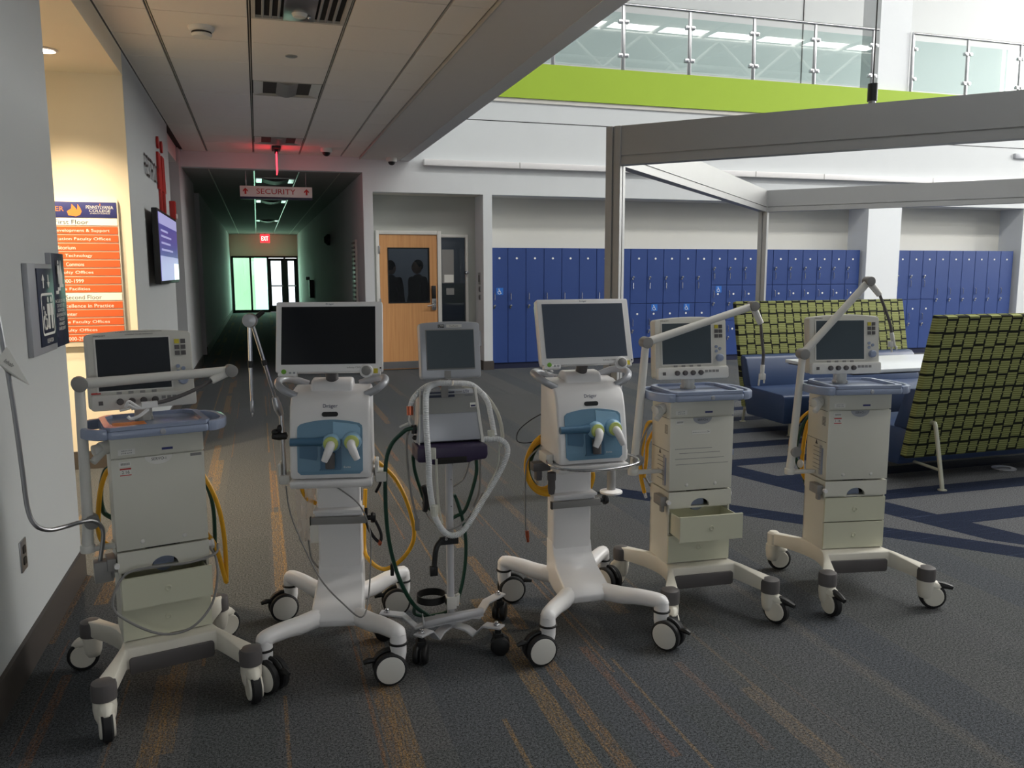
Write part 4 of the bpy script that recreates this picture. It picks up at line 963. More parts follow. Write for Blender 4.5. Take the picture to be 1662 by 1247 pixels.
hose('yellow_hose', 'yellowhose', t, [(.13, .15, .79), (.165, .16, .761), (.205, .15, .684), (.235, .15, .581), (.248, .15, .453), (.247, .15, .301), (.238, .14, .32), (.214, .14, .437), (.182, .16, .499), (.145, .15, .53)], .009)
hose('green_hose', 'greenhose', t, [(.13, .16, .78), (.167, .17, .747), (.198, .17, .681), (.216, .17, .579), (.214, .17, .403)], .008)
hose('green_hose', 'greenhose', t, [(-.13, .17, .80), (-.156, .18, .785), (-.175, .18, .707), (-.169, .19, .633), (-.14, .17, .606)], .009)
hose('grey_cord', 'greycable', t, [(.19, -.02, .505), (.17, -.07, .487), (.073, -.1, .48), (-.07, -.1, .487), (-.14, -.11, .475), (-.18, -.12, .398), (-.159, -.125, .338), (-.047, -.135, .255), (.056, -.135, .247), (.135, -.12, .307), (.168, -.1, .4), (.172, -.07, .47), (.16, -.02, .50)], .0045)

# --- fifth machine
t = servo('cream ventilator cart with its upper drawer pulled out, in front of the blue lockers', (1.85, 3.22, 0), -3,
          ((-.285, .03, .63), (-.28, .03, .68), (-.248, .0, 1.205), (.263, .0, 1.356), (.305, .0, 1.278), [(.315, .0, 1.2), (.325, .0, 1.14), (.323, .0, 1.08)], 1),
          (.115, .0), -.01, (-100, -60, 200, 10), (1,), True, note='arrow', sticker=None)
hose('yellow_hose', 'yellowhose', t, [(-.13, .15, .82), (-.168, .15, .811), (-.192, .15, .695), (-.196, .15, .578), (-.176, .15, .489)], .009)
hose('yellow_hose', 'yellowhose', t, [(-.13, .16, .78), (-.16, .16, .72), (-.165, .16, .647), (-.18, .15, .56)], .008)
hose('grey_cord', 'greycable', t, [(-.13, .15, .84), (-.18, .14, .78), (-.205, .14, .69), (-.18, .15, .58), (-.15, .14, .52)], .005)
MB().cyl((-.176, .15, .49), (-.17, .145, .465), .008).build('hose_fitting', 'chrome', t)
hose('yellow_hose', 'yellowhose', t, [(.13, .14, .60), (.17, .14, .575), (.205, .14, .536), (.232, .14, .459), (.240, .14, .366), (.235, .12, .345)], .009)
MB().box(.15, .205, .03, .13, .58, .81).build('gas_holder', 'cream', t, .004)
box('holder_clip', 'tray', t, .15, .208, .026, .132, .672, .70, .003)
MB().prism(rrect(.152, .215, .815, .92, .012), .05, .13, 'y').build('blue_pouch', 'vinyl', t, .008)

# --- sixth machine
t = servo('cream ventilator cart with both drawers shut, rightmost, tall raised support arm', (2.64, 3.157, 0), -10,
          ((-.275, .05, .575), (-.268, .05, .665), (-.246, .03, 1.13), (.06, .03, 1.463), (.112, .02, 1.40), [(.145, .02, 1.33), (.172, .02, 1.265), (.184, .02, 1.215)], 1),
          (.0, .0), -.035, (-80, -15, -10, 10), (0, 1), True, caps=(1, 1, 0, 0), sticker='1 16')
hose('yellow_hose', 'yellowhose', t, [(-.10, .15, .85), (-.125, .15, .845), (-.18, .15, .801), (-.221, .16, .709), (-.22, .16, .617), (-.2, .16, .58)], .007)
hose('yellow_hose', 'yellowhose', t, [(-.12, .16, .80), (-.142, .16, .768), (-.163, .15, .648), (-.161, .15, .541), (-.126, .15, .478)], .010)
hose('green_hose', 'greenhose', t, [(-.12, .17, .82), (-.17, .17, .74), (-.19, .17, .62), (-.15, .16, .52), (-.13, .15, .45)], .010)
MB().ball((-.175, .145, .58), .016, .012, .022).build('hose_float', 'offwhite', t)
# ------------------------------------------------------------------ white ventilators with wide displays
def twin_caster(t, x, y, deg, brake=0):
    a = math.radians(deg); hx, hy = math.cos(a), math.sin(a); cx, cy = x+hx*.034, y+hy*.034
    RT = Matrix.Translation((cx, cy, .0615)) @ Matrix.Rotation(a, 4, 'Z')
    m = MB().lathe([(0, .158), (.031, .156), (.030, .11), (.022, .07), (.012, .055), (0, .054)], (x, y, 0), n=20)
    m.tube([(x, y, .12), (cx, cy, .075)], [.024, .014], 10, 0)
    c = m.build('caster', 'white', t, .002, seg=1)
    MB().lathe([(.0325, .146), (.036, .148), (.036, .153), (.0325, .155)], (x, y, 0), n=22).build('swivel_ring', 'black', c)
    for s in (-1, 1):
        q = RT @ Matrix.Translation((0, s*.023, 0))
        w_ = MB().lathe([(.02, -.013), (.056, -.013), (.0615, -.008), (.0615, .008), (.056, .013), (.02, .013)], axis='y', n=28).xf(q).build('wheel', 'rubber', c)
        MB().lathe([(0, s*.0155), (.045, s*.0155), (.052, s*.0135), (.052, s*.008), (0, s*.008)], axis='y', n=28).xf(q).build('wheel_disc', 'offwhite', w_)
    m = MB(); pts = [(.058*math.cos(b), 0, .058*math.sin(b)) for b in [math.radians(20+i*14) for i in range(9)]]
    m.tube([RT @ Vector((p[0]*1.08, 0, p[2]*1.08)) for p in pts], .008, 8, 1)
    if brake: m.tube([RT @ Vector(p) for p in ((.05, 0, .03), (.075, 0, .032), (.095, 0, .026))], [.008, .012, .008], 8, 3)
    m.build('mudguard', 'black', c)
def wide_vent(label, loc, deg, heads, brk, scr='scrdark'):
    t = thing('ventilator', label, 'ventilator', loc, math.radians(deg))
    col_ = MB().box(-.088, .088, .075, .165, .25, .72)
    col_.build('column', 'white', t, .012, seg=3)
    prof = [(.085, .34), (.066, .285), (.02, .245), (-.06, .215), (-.115, .195), (-.138, .172), (-.13, .142), (-.09, .13), (.05, .135), (.165, .15), (.165, .34)]
    m = MB()
    secs = [(-.0905, .97), (-.082, 1.), (.082, 1.), (.0905, .97)]
    vs = []; n = len(prof)
    for x, k in secs:
        for y, z in prof: vs.append((x*(1.0 if y > .05 else 1.10 if y < 0 else 1.06), .0+y*k, .17+(z-.17)*(k if z < .3 else 1)))
    fs = [list(range(n))[::-1], list(range(3*n, 4*n))]+[[j*n+i, j*n+(i+1) % n, (j+1)*n+(i+1) % n, (j+1)*n+i] for j in range(3) for i in range(n)]
    m.add(vs, fs).build('foot_cover', 'white', t, .006, sharp=45)
    k = 0
    for (x, y), (ax, ay) in zip(((-.242, -.312), (.242, -.312), (-.245, .312), (.245, .312)), ((-.05, -.055), (.05, -.055), (-.045, .13), (.045, .13))):
        d = Vector((x-ax, y-ay, 0)).normalized()
        MB().tube([(ax-d.x*.02, ay-d.y*.02, .162), (ax, ay, .164), (ax+(x-ax)*.4, ay+(y-ay)*.4, .170), (ax+(x-ax)*.65, ay+(y-ay)*.65, .182), (x-d.x*.03, y-d.y*.03, .188), (x, y, .184), (x+d.x*.018, y+d.y*.018, .172)], [.036, .037, .036, .033, .031, .031, .020], 14, 4).cyl((x, y, .154), (x, y, .185), .031, .029).build('leg', 'white', t, sharp=60)
        twin_caster(t, x, y, heads[k], brk[k]); k += 1
    # mid-column rail
    MB().box(-.10, .10, .035, .10, .548, .562).box(-.095, .095, .05, .1, .51, .55).build('rail_bracket', 'white', t, .004)
    r = MB().box(-.108, .112, .028, .046, .505, .535).build('equipment_rail', 'midgrey', t, .002)
    box('end_cap', 'black', r, -.112, -.108, .027, .047, .504, .536)
    MB().cyl((.112, .04, .525), (.135, .04, .525), .010).lathe([(.0, .128), (.02, .13), (.022, .138), (.018, .148), (0, .15)], (0, .04, .525), 'x', 14).build('rail_knob', 'black', r)
    box('column_slot', 'slot', t, .086, .0895, .10, .125, .58, .70)
    # housing
    hp = [(-.168, .742), (-.170, .78), (-.155, .88), (-.135, .97), (-.115, 1.02), (-.08, 1.05), (-.02, 1.068), (.055, 1.074), (.075, 1.06), (.08, .742)]
    h = MB().prism(hp, -.149, .149, 'x').build('housing', 'white', t, .016, seg=3, sharp=50)
    MB().prism([(-.165, .705), (-.178, .72), (-.178, .738), (.08, .738), (.08, .705)], -.152, .152, 'x').build('base_plate', 'white', t, .008)
    def yf(z):
        P = [(.742, -.169), (.78, -.170), (.88, -.155), (.97, -.135), (1.02, -.115), (1.05, -.08)]
        for (a, b), (c, d) in zip(P[:-1], P[1:]):
            if z <= c: return b+(d-b)*(z-a)/(c-a)
        return -.08
    # blue front cover following the lean, arched top
    def sheet(name, mat, pts, off, par):
        n = len(pts); m = MB()
        m.add([(x, yf(z)-off, z) for x, z in pts]+[(x, yf(z)+.004, z) for x, z in pts], [[i, (i+1) % n, n+(i+1) % n, n+i] for i in range(n)])
        rows = sorted(set(round(z, 4) for x, z in pts))
        # fill with strips so that it follows the curve
        lo = {}
        for z in rows:
            xs = []
            for i in range(n):
                (xa, za), (xb, zb) = pts[i], pts[(i+1) % n]
                if (za-z)*(zb-z) <= 0 and abs(zb-za) > 1e-7: xs.append(xa+(xb-xa)*(z-za)/(zb-za))
                elif abs(za-z) < 1e-6: xs.append(xa)
            lo[z] = (min(xs), max(xs))
        for a, b in zip(rows[:-1], rows[1:]):
            m.add([(lo[a][0], yf(a)-off, a), (lo[a][1], yf(a)-off, a), (lo[b][1], yf(b)-off, b), (lo[b][0], yf(b)-off, b)], [[0, 1, 2, 3]])
        return m.build(name, mat, par, sharp=60)
    rr = rrect(-.121, .120, .762, .945, .012)
    top = [(.108-.216*i/10-.0, .945+.018*(1-((.108-.216*i/10)/.12)**2)) for i in range(11)]
    side = lambda x, a, b: [(x, a+(b-a)*i/6) for i in range(7)]
    outline = [(-.108, .762), (.108, .762), (.120, .774)]+side(.120, .79, .93)+[(.118, .940)]+top+[(-.118, .940)]+side(-.120, .93, .79)+[(-.120, .774)]
    fc = sheet('front_cover', 'blue', outline, .006, h)
    sheet('cover_panel', 'bluelight', [(.012, .90), (.112, .872)]+side(.112, .88, .93)+[(.10, .944), (.012, .956)], .0085, fc)
    sheet('trap_recess', 'bluedark', [(-.042, .778), (.038, .778)]+side(.042, .785, .86)+[(.036, .868), (-.03, .868)]+side(-.036, .86, .785), .009, fc)
    MB().cyl((.002, yf(.80)-.03, .788), (.002, yf(.85)-.03, .846), .017, .019, 16).build('water_trap', 'darkgrey', fc, .002)
    MB().tube([(-.145, yf(.885)-.012, .885), (-.06, yf(.885)-.012, .885), (.0, yf(.885)-.012, .885)], [.015, .015, .021], 14, 0).build('flow_sensor', 'bluedark', fc)
    sheet('sensor_window', 'bluedark', [(-.112, .825), (-.05, .815)]+side(-.045, .83, .87)+[(-.05, .875), (-.112, .875)], .008, fc)
    for x, z, dx in ((.006, .880, -.022), (.082, .884, .022)):
        y = yf(z)
        p = MB().lathe([(0, -.03), (.024, -.03), (.034, -.018), (.036, 0)], (x, y-.006, z), 'y', 24).build('port', 'bluelight', fc, .002)
        MB().lathe([(.017, -.038), (.026, -.036), (.028, -.029), (.02, -.028)], (x, y-.006, z), 'y', 22).build('colour_ring', 'limering', p)
        MB().tube([(x, y-.03, z), (x, y-.055, z-.006), (x+dx*.4, y-.066, z-.028), (x+dx, y-.068, z-.058)], [.0155, .0165, .0155, .012], 14, 4).build('connector', 'white', p)
    text('lettering', 'Evita', .05, .075, .785, .792, yf(.788)-.0072, 'paper', fc)
    lm = Matrix.Translation((0, yf(1.0)-.0015, 1.0)) @ Matrix.Rotation(math.radians(-21), 4, 'X')
    text('lettering', 'Dräger', -.026, .028, .002, .020, 0, 'navy', h, lm)
    lm2 = Matrix.Translation((0, yf(.982)-.0012, .982)) @ Matrix.Rotation(math.radians(-16), 4, 'X')
    MB().prism(rrect(-.03, .03, -.009, .009, .0085), -.002, .002, 'y').xf(lm2).build('status_window', 'black', h)
    # neck and handles
    MB().prism([(-.055, 1.05), (-.045, 1.085), (-.03, 1.10), (.03, 1.105), (.06, 1.08), (.065, 1.05)], -.08, .08, 'x').build('neck', 'white', t, .012, seg=3)
    MB().cyl((0, -.01, 1.09), (0, -.04, 1.15), .024).build('pivot', 'darkgrey', t)
    for s in (-1, 1):
        MB().tube([(s*.10, .06, 1.072), (s*.165, .05, 1.095), (s*.20, .01, 1.098), (s*.20, -.045, 1.088), (s*.175, -.075, 1.068), (s*.13, -.07, 1.045)], .0145, 12, 5).build('handle', 'silver', t)
    # display
    TM = tilt(17, -.09, 1.14)
    d = MB().prism(rrect(-.199, .199, 1.136, 1.408, .008), -.10, -.062, 'y').prism(rrect(-.192, .192, 1.15, 1.40, .01), -.062, -.035, 'y').xf(TM).build('display', 'white', t, .004)
    MB().box(-.178, .172, -.1025, -.10, 1.165, 1.388).xf(TM).build('screen', scr, d)
    MB().box(-.19, -.12, -.1, -.07, 1.122, 1.14).xf(TM).build('button_tab', 'white', d, .003)
    MB().lathe([(0, -.104), (.009, -.1035), (.009, -.1)], (-.168, 0, 1.138), 'y', 18).xf(TM).build('power_button', 'greenbtn', d)
    for x in (-.145, -.13): MB().box(x-.004, x+.004, -.102, -.1, 1.13, 1.137).xf(TM).build('key', 'silver', d)
    MB().lathe([(.024, -.1), (.026, -.112), (.022, -.116), (0, -.116)], (.138, 0, 1.135), 'y', 24).xf(TM).build('knob_ring', 'white', d)
    MB().lathe([(.018, -.116), (.017, -.13), (0, -.131)], (.138, 0, 1.135), 'y', 24).xf(TM).build('rotary_knob', 'midgrey', d, .002)
    MB().box(.155, .19, -.1, -.07, 1.124, 1.14).xf(TM).build('key_tab', 'white', d, .003)
    MB().box(.164, .180, -.1022, -.1, 1.128, 1.146).xf(TM).build('yellow_label', 'yellowlab', d)
    MB().box(.187, .193, -.102, -.1, 1.145, 1.151).xf(TM).build('sensor', 'darkgrey', d)
    text('lettering', 'Dräger', -.014, .016, 1.394, 1.402, -.1006, 'navy', d, TM)
    text('lettering', 'Infinity C500', .065, .118, 1.147, 1.154, -.1006, 'darkgrey', d, TM)
    return t
# --- second machine
t = wide_vent('white ventilator with near-black wide display and jointed steel arm, second from left', (.264, 3.236, 0), -11, (-40, 190, 200, 190), (1, 1, 1, 1))
for x in (-.19, .178):
    MB().box(x-.018, x+.022, -.07, .03, .70, .735).box(x-.022, x-.01, -.06, .03, .70, .78).build('side_rail', 'offwhite', t, .003)
MB().tube([(-.189, -.05, .70), (-.191, -.05, .86), (-.193, -.05, .985)], .009, 10, 0).build('arm_post', 'steel', t)
MB().lathe([(0, -.05), (.012, -.045), (.018, -.02), (.014, .01), (0, .015)], (-.185, -.05, .888), 'x', 12).ball((-.215, -.055, .905), .018, .014, .012).ball((-.20, -.06, .918), .01, .01, .016).build('clamp_knob', 'black', t)
MB().tube([(-.194, -.05, .97), (-.203, -.055, 1.0), (-.212, -.06, 1.04)], [.012, .017, .012], 12, 3).build('arm_socket', 'steel', t)
MB().tube([(-.212, -.06, 1.04), (-.243, -.08, 1.18), (-.276, -.1, 1.325)], .0065, 10, 0).build('lower_arm', 'chrome', t)
MB().tube([(-.240, -.079, 1.165), (-.244, -.081, 1.185)], .0095, 10, 0).build('arm_band', 'black', t)
MB().lathe([(0, -.025), (.024, -.022), (.026, -.015), (.026, .012), (0, .015)], (-.282, -.1, 1.335), 'y', 28).build('arm_joint', 'steel', t)
MB().tube([(-.27, -.09, 1.34), (-.24, -.07, 1.365)], .009, 10, 0).build('joint_screw', 'black', t)
MB().tube([(-.284, -.105, 1.315), (-.287, -.105, 1.17), (-.288, -.105, 1.03)], [.0075, .007, .0055], 10, 0).build('upper_arm', 'chrome', t)
MB().tube([(-.2865, -.105, 1.185), (-.287, -.105, 1.16)], .0095, 10, 0).build('arm_band', 'black', t)
MB().box(-.294, -.282, -.112, -.1, .99, 1.035).box(-.290, -.284, -.112, -.104, .975, .992).build('arm_tip', 'steel', t, .002)
hose('yellow_hose', 'yellowhose', t, [(.13, .05, .80), (.147, .1, .754), (.225, .1, .674), (.278, .1, .555), (.301, .1, .422), (.256, .1, .331), (.178, .1, .283), (.116, .1, .323), (.09, .17, .37), (.10, .18, .607)], .0085)
MB().box(.20, .215, .09, .112, .255, .305).build('hose_tie', 'black', t, .003)
hose('yellow_hose', 'yellowhose', t, [(-.13, .10, .72), (-.155, .12, .66), (-.14, .14, .59), (-.10, .15, .56)], .0085)
hose('black_lead', 'rubber', t, [(.11, .06, .56), (.112, .05, .50), (.135, .05, .445), (.162, .05, .418), (.168, .055, .45), (.148, .06, .50), (.13, .06, .52)], .0065)
MB().ball((.162, .05, .415), .009, .009, .013).build('lead_plug', 'copper', t)
hose('black_lead', 'rubber', t, [(.10, .06, .75), (.15, .03, .72), (.17, .06, .67), (.15, .08, .62)], .006)
hose('grey_cable', 'greycable', t, [(-.186, -.05, .69), (-.175, -.06, .60), (-.14, -.08, .498), (-.061, -.1, .328), (.041, -.17, .24), (.10, -.2, .207), (.122, -.15, .24), (.13, -.05, .36), (.127, .0, .48), (.09, .02, .58), (.02, -.02, .66), (-.02, -.1, .71)], .003)
hose('grey_cable', 'greycable', t, [(-.13, .1, .42), (-.12, .1, .34), (-.08, .1, .29), (-.04, .12, .27)], .004)
random.seed(3)
m = MB(); K = 9
for i in range(K):
    for j in range(7):
        u, v = i/(K-1), j/6; wd = .05*(1-.55*v)+.006*math.sin(9*u)
        m.v.append((-.135+(u-.5)*2*wd-.02*v+random.uniform(-.006, .006), .135+random.uniform(-.018, .018), .70-.30*v+random.uniform(-.006, .006)))
m.f = [[i*7+j, i*7+j+1, (i+1)*7+j+1, (i+1)*7+j] for i in range(K-1) for j in range(6)]
m.build('plastic_bag', 'bag', t, sharp=15)
MB().box(-.125, -.092, .12, .124, .40, .50).build('packet_label', 'paper', t)

# --- fourth machine
t = wide_vent('white ventilator with tilted sky-sheen display and chrome front rail, in the centre', (1.27, 3.17, 0), -1, (185, -55, -5, -65), (1, 1, 1, 0), 'scrblue')
MB().tube([(-.172, -.08, .752), (-.185, -.15, .748), (-.165, -.205, .742), (-.10, -.228, .735), (.0, -.238, .732), (.10, -.228, .735), (.175, -.205, .742), (.198, -.15, .748), (.185, -.08, .752)], .0055, 10, 5).build('front_rail', 'chrome', t)
for s in (-1, 1): MB().box(s*.165-.015, s*.165+.015, -.10, .0, .735, .775).build('side_rail', 'offwhite', t, .003)
MB().box(-.225, -.15, -.07, -.02, .70, .735).box(-.21, -.185, -.065, -.03, .66, .73).build('rail_clamp', 'darkgrey', t, .004)
MB().lathe([(0, .60), (.012, .605), (.016, .63), (.015, .66), (.018, .665), (.018, .695), (0, .70)], (-.150, -.08, 0), n=16).build('filter_bowl', 'darkgrey', t)
m = MB()
random.seed(11)
for k in range(4):
    r1, r2 = .10-.008*k, .135-.012*k; cx, cz = -.105-.004*k, .685-.004*k
    m.tube([(cx+r1*math.cos(a), .10+.008*k+.01*math.sin(2*a+k), cz+r2*math.sin(a)) for a in [2*PI*i/14 for i in range(14)]], .0085, 10, 5, closed=True)
m.build('coiled_yellow_hose', 'yellowhose', t)
hose('green_hose', 'greenhose', t, [(-.13, .11, .79), (-.165, .135, .72), (-.18, .135, .64), (-.13, .14, .565), (-.06, .14, .54)], .009)
MB().box(-.15, -.13, .09, .15, .60, .63).build('hose_tie', 'offwhite', t, .004)
hose('yellow_hose', 'yellowhose', t, [(.08, .17, .68), (.115, .13, .626), (.103, .13, .557), (.07, .15, .50)], .009)
hose('green_hose', 'greenhose', t, [(.085, .18, .68), (.105, .15, .60), (.092, .16, .53)], .008)
hose('sensor_lead', 'greycable', t, [(-.15, .05, .78), (-.215, .02, .74), (-.231, .02, .67), (-.231, .02, .456), (-.225, .02, .42)], .0035)
MB().cyl((-.225, .02, .425), (-.222, .02, .395), .008).cyl((-.222, .02, .395), (-.22, .02, .375), .006).build('sensor_plug', 'copper', t)
hose('thin_wire', 'rubber', t, [(-.140, .06, .92), (-.19, .10, .88), (-.232, .12, .835), (-.235, .12, .79), (-.175, .12, .783), (-.14, .08, .82)], .0022)
hose('white_lead', 'white', t, [(-.12, .0, 1.10), (-.17, -.02, 1.14), (-.155, -.04, 1.10), (-.11, -.03, 1.09)], .004)

# ------------------------------------------------------------------ third machine: small monitor on a pole stand
t = thing('ventilator', 'small grey portable ventilator with purple base on pole stand, third from left', 'ventilator', (.70, 3.14, 0), 0)
# floor stand
ends = [(-.151, -.135), (.156, -.155), (.251, .155), (-.254, .11)]
for i, (x, y) in enumerate(ends):
    d = Vector((x, y, 0)); L = d.length; d.normalize(); p = Vector((-d.y, d.x, 0))*.022
    prof = [(0, .085), (.35*L, .08), (.52*L, .062), (.72*L, .112), (L+.02, .118)]
    m = MB(); vs = []
    for s, z in prof:
        c = d*s
        for q, dz in ((-p, 0), (p, 0), (p, -.009), (-p, -.009)): vs.append((c.x+q.x, c.y+q.y, z+dz))
    n = len(prof)
    m.add(vs, [[4*j+k, 4*j+(k+1) % 4, 4*j+4+(k+1) % 4, 4*j+4+k] for j in range(n-1) for k in range(4)]+[[3, 2, 1, 0], [4*n-4, 4*n-3, 4*n-2, 4*n-1]])
    b = m.build('leg', 'standgrey', t, .002, seg=1)
    MB().lathe([(.013, .117), (.013, .122), (.008, .123), (.008, .131), (.005, .134), (0, .135)], (x*.97, y*.97, 0), n=14).build('bolt', 'chrome', b)
    ca = MB().cyl((x, y, .075), (x, y, .11), .013)
    a = math.atan2(y, x)+.5
    for s in (-1, 1):
        q = MB().lathe([(0, -.011), (.034, -.011), (.0385, -.006), (.0385, .006), (.034, .011), (0, .011)], axis='y', n=22).xf(Matrix.Translation((x, y, .0385)) @ Matrix.Rotation(a, 4, 'Z') @ Matrix.Translation((.008, s*.017, 0)))
        ca.add(q.v, q.f)
    ca.box(x-.018, x+.018, y-.018, y+.018, .06, .088)
    ca.build('caster', 'black', b, .001, seg=1)
MB().cyl((0, 0, .075), (0, 0, .775), .0155, n=20).build('pole', 'standgrey', t)
MB().cyl((0, 0, .07), (0, 0, .10), .022).box(-.06, -.02, -.01, .03, .08, .115).build('pole_collar', 'standgrey', t, .002)
for z in (.58, .69): MB().cyl((.004, -.0165, z), (.004, -.015, z), .002, n=8).build('pole_hole', 'slot', t)
# cylinder holder ring and shelf
MB().add(*(lambda n: ([(-.068+.061*math.cos(2*PI*i/n)*k, .06+.061*math.sin(2*PI*i/n)*k, z) for k, z in ((1, .165), (1, .195), (.93, .195), (.93, .165)) for i in range(n)], [[j*n+i, j*n+(i+1) % n, ((j+1) % 4)*n+(i+1) % n, ((j+1) % 4)*n+i] for j in range(4) for i in range(n)]))(32)).box(-.02, .02, .0, .02, .165, .195).build('cylinder_ring', 'black', t)
MB().prism([(-.02, .165), (.03, .16), (.035, .21), (.02, .205), (.01, .19), (-.02, .195)], -.02, 0.0, 'y').box(-.02, .02, -.022, .022, .15, .20).build('ring_clamp', 'offwhite', t, .002)
sh = MB().add([(-.125, -.075, .105), (.125, -.05, .115), (.13, -.01, .135), (-.12, -.025, .13)], [[0, 1, 2, 3]]).add([(-.125, -.075, .105), (.125, -.05, .115), (.125, -.052, .15), (-.125, -.077, .137)], [[0, 1, 2, 3]]).add([(-.125, -.075, .105), (-.12, -.025, .13), (-.12, -.025, .15), (-.125, -.077, .137)], [[0, 1, 2, 3]]).build('tray', 'standgrey', t)
md = sh.modifiers.new('thick', 'SOLIDIFY'); md.thickness = .004
# strap and clamp
MB().box(-.045, .03, -.024, -.012, .425, .458).tube([(-.04, -.02, .445), (-.062, -.03, .42), (-.07, -.03, .37), (-.074, -.03, .31)], .011, 8, 4).build('strap', 'black', t)
MB().box(-.091, -.059, -.04, -.02, .305, .345).build('strap_buckle', 'black', t, .003)
MB().cyl((-.022, -.025, .452), (-.022, -.035, .452), .006).build('clamp_screw', 'chrome', t)
# ventilator body, leaning face
BM = tilt(14, -.02, .80)
u = MB().prism([(-.135, .845), (.128, .845), (.105, 1.05), (-.112, 1.05)], -.06, .03, 'y').xf(BM).build('housing', 'silver', t, .006)
MB().prism([(-.120, .955), (.113, .955), (.104, 1.03), (-.112, 1.03)], -.0625, -.058, 'y').xf(BM).build('upper_band', 'silverdark', u)
MB().prism([(-.085, 1.018), (.025, 1.018), (.025, 1.027), (-.085, 1.027)], -.064, -.06, 'y').xf(BM).build('indicator_strip', 'signnavy', u)
MB().prism([(-.085, 1.034), (.025, 1.034), (.025, 1.04), (-.085, 1.04)], -.064, -.06, 'y').xf(BM).build('indicator_strip', 'signnavy', u)
text('lettering', 'LTV', .062, .085, 1.032, 1.044, -.0645, 'navy', u, BM); text('lettering', 'CareFusion', .066, .098, 1.02, 1.026, -.0645, 'navy', u, BM)
for i in range(3): MB().box(.03, .055, -.064, -.06, 1.018+.009*i, 1.021+.009*i).xf(BM).build('text_line', 'midgrey', u)
b = MB().box(.085, .108, -.0645, -.06, .974, .992).xf(BM).build('sticker', 'paper', u); MB().box(.087, .106, -.065, -.06, .976, .983).xf(BM).build('sticker_print', 'navy', b)
for s in (-1, 1): MB().prism([(s*.128-.004, .80), (s*.132+.004, .80), (s*.112+.004, 1.052), (s*.108-.004, 1.052)], -.063, .0, 'y').xf(BM).build('side_rail', 'offwhite', u, .002)
MB().prism([(-.143, .785), (-.10, .782), (-.08, .772), (.06, .772), (.08, .778), (.132, .782), (.138, .80), (.136, .842), (-.142, .846)], -.095, .04, 'y').build('purple_base', 'purple', t, .01, seg=3)
MB().box(-.065, .05, -.099, -.094, .776, .80).build('grip_recess', 'slot', t, .002)
MB().box(-.03, .0, -.01, .012, 1.02, 1.125).build('monitor_bracket', 'midgrey', t, .003)
MB().cyl((-.03, -.01, 1.07), (-.05, -.012, 1.075), .008).build('bracket_screw', 'copper', t)
DM = tilt(8, -.03, 1.10) @ Matrix.Diagonal((.935, 1, 1, 1))
d = MB().prism(rrect(-.128, .126, 1.098, 1.312, .012, arch=.006), -.075, -.03, 'y').xf(DM).build('monitor', 'silver', t, .006)
MB().box(-.103, .101, -.078, -.074, 1.132, 1.288).xf(DM).build('bezel', 'silverdark', d, .002)
MB().box(-.100, .098, -.0795, -.077, 1.137, 1.284).xf(DM).build('screen', 'scrgrey', d)
MB().box(-.05, -.024, -.0765, -.074, 1.294, 1.306).xf(DM).build('badge', 'inkblack', d); text('lettering', 'LTM', -.047, -.027, 1.296, 1.304, -.077, 'paper', d, DM)
MB().box(-.015, .05, -.0765, -.074, 1.294, 1.306).xf(DM).build('badge', 'offwhite', d); text('lettering', 'CareFusion', -.002, .035, 1.297, 1.303, -.077, 'inkblack', d, DM)
MB().prism(rrect(.126, .136, 1.22, 1.28, .004), -.06, -.04, 'y').xf(DM).build('side_clip', 'silver', d)
MB().prism([(-.03, 1.098), (-.004, 1.098), (-.004, 1.128), (-.03, 1.128)], -.0775, -.074, 'y').xf(DM).build('latch', 'midgrey', d)
# breathing circuit
A_ = [(.009, -.01, 1.078), (-.058, -.03, 1.079), (-.099, -.075, 1.058), (-.112, -.115, .985), (-.112, -.125, .90), (-.106, -.125, .80), (-.104, -.115, .73), (-.094, -.10, .646), (-.075, -.08, .563), (-.038, -.065, .495), (.005, -.06, .473), (.051, -.06, .50), (.119, -.05, .594), (.198, -.05, .717), (.230, -.05, .80), (.205, -.04, .843), (.14, -.02, .847)]
hose('corrugated_tube', 'whitetube', t, A_, .0125, ribs=.0065)
hose('corrugated_tube', 'whitetube', t, [(.009, .0, 1.078), (-.073, .02, 1.068), (-.129, .02, 1.026), (-.149, .015, .985)], .0115, ribs=.0065)
hose('corrugated_tube', 'whitetube', t, [(.021, .01, 1.075), (.105, .03, 1.061), (.165, .03, .999), (.180, .02, .936), (.190, .0, .855)], .0115, ribs=.0065)
hose('clear_tube', 'cleartube', t, [(.071, .05, 1.059), (.149, .05, 1.03), (.215, .05, .942), (.235, .04, .851), (.222, .03, .802)], .008)
hose('clear_tube', 'cleartube', t, [(-.075, -.115, .80), (-.07, -.1, .70), (-.06, -.08, .60), (-.045, -.07, .53)], .005)
hose('clear_tube', 'cleartube', t, [(.20, -.04, .83), (.19, -.045, .74), (.15, -.05, .66), (.12, -.05, .60)], .004)
hose('grey_lead', 'greycable', t, [(-.10, .05, .59), (-.08, .04, .53), (-.04, -.045, .50), (.02, -.05, .505), (.09, -.04, .56), (.13, -.03, .63)], .004)
MB().cyl((-.150, .015, .99), (-.150, .012, .955), .013).build('flow_sensor', 'copper', t)
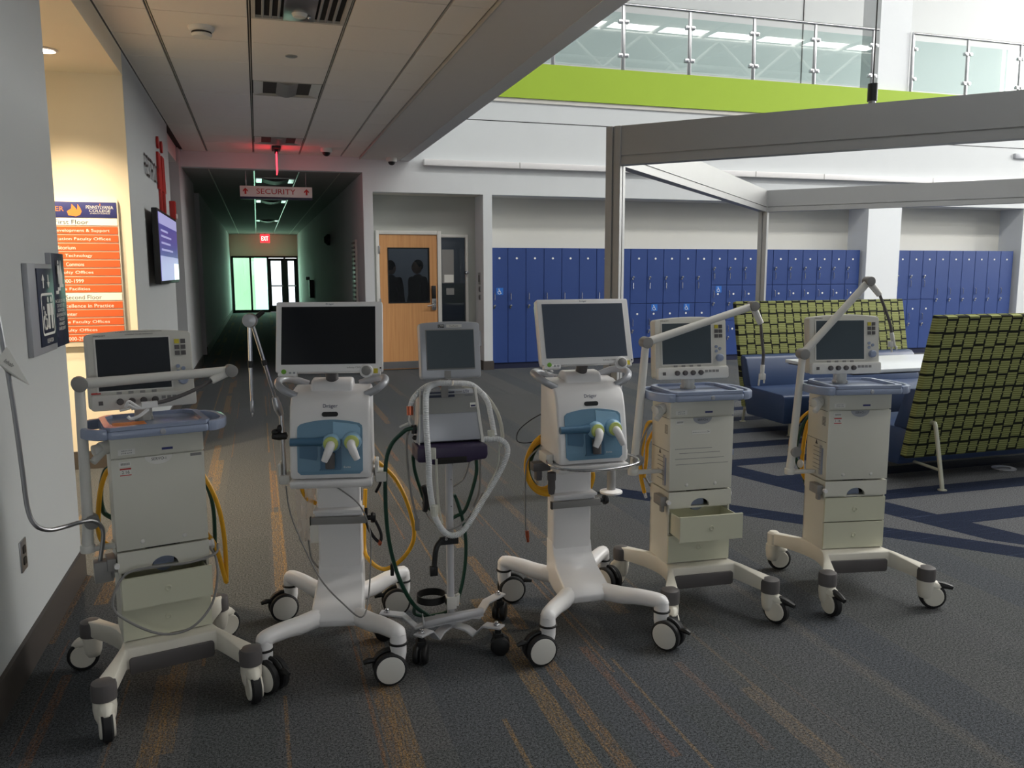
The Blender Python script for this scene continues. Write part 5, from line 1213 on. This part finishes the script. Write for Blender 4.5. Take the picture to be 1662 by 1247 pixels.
hose('sensor_line', 'offwhite', t, [(-.151, .012, .955), (-.153, .01, .93), (-.14, .0, .90), (-.12, -.01, .885)], .004)
MB().tube([(-.195, .0, .912), (-.16, .0, .925)], .004, 8, 0).build('luer_end', 'offwhite', t)
hose('green_hose', 'greenhose', t, [(-.13, -.01, .905), (-.155, -.01, .905), (-.181, .0, .891), (-.229, .02, .833), (-.251, .02, .734), (-.249, .02, .504), (-.214, .03, .316), (-.15, .05, .168), (-.084, .06, .102), (-.04, .08, .06)], .0085)
MB().cyl((-.14, -.01, .918), (-.14, -.01, .885), .01).ball((-.138, -.012, .868), .010).build('hose_fitting', 'black', t)
hose('green_hose', 'greenhose', t, [(.11, .02, .79), (.126, .05, .74), (.122, .05, .673), (.081, .06, .541), (.04, .06, .514), (.01, .05, .505)], .0075)
hose('green_hose', 'greenhose', t, [(-.14, .02, .79), (-.13, .04, .72), (-.10, .05, .62), (-.08, .05, .57), (-.04, .05, .53)], .0075)
hose('green_hose', 'greenhose', t, [(.02, .04, .61), (.04, .06, .593), (.075, .06, .462), (.079, .06, .327), (.056, .06, .193), (.02, .06, .12), (-.06, .09, .085), (-.13, .09, .10), (-.14, .06, .15)], .0075)
hose('grey_lead', 'greycable', t, [(-.14, .0, .90), (-.152, .03, .89), (-.165, .03, .827), (-.151, .03, .647), (-.128, .03, .529)], .005)
MB().box(-.136, -.118, .02, .04, .48, .53).build('lead_plug', 'greycable', t, .003)
hose('grey_lead', 'greycable', t, [(.09, .02, .79), (.102, .06, .756), (.077, .06, .674), (.027, .05, .641)], .004)
hose('grey_lead', 'greycable', t, [(.12, .02, .79), (.144, .06, .75), (.138, .05, .619), (.112, .05, .55)], .0045)
MB().tube([(-.10, .03, .66), (-.085, .03, .61), (-.095, .03, .555)], [.012, .016, .011], 8, 3).build('power_plug', 'black', t)
for x, z in ((-.09, .825), (-.085, .60), (.17, .86)): MB().tube([(x, -.12 if x < 0 else -.02, z+.02), (x, -.12 if x < 0 else -.02, z-.02)], .0145, 10, 0).build('tube_cuff', 'cleartube', t)
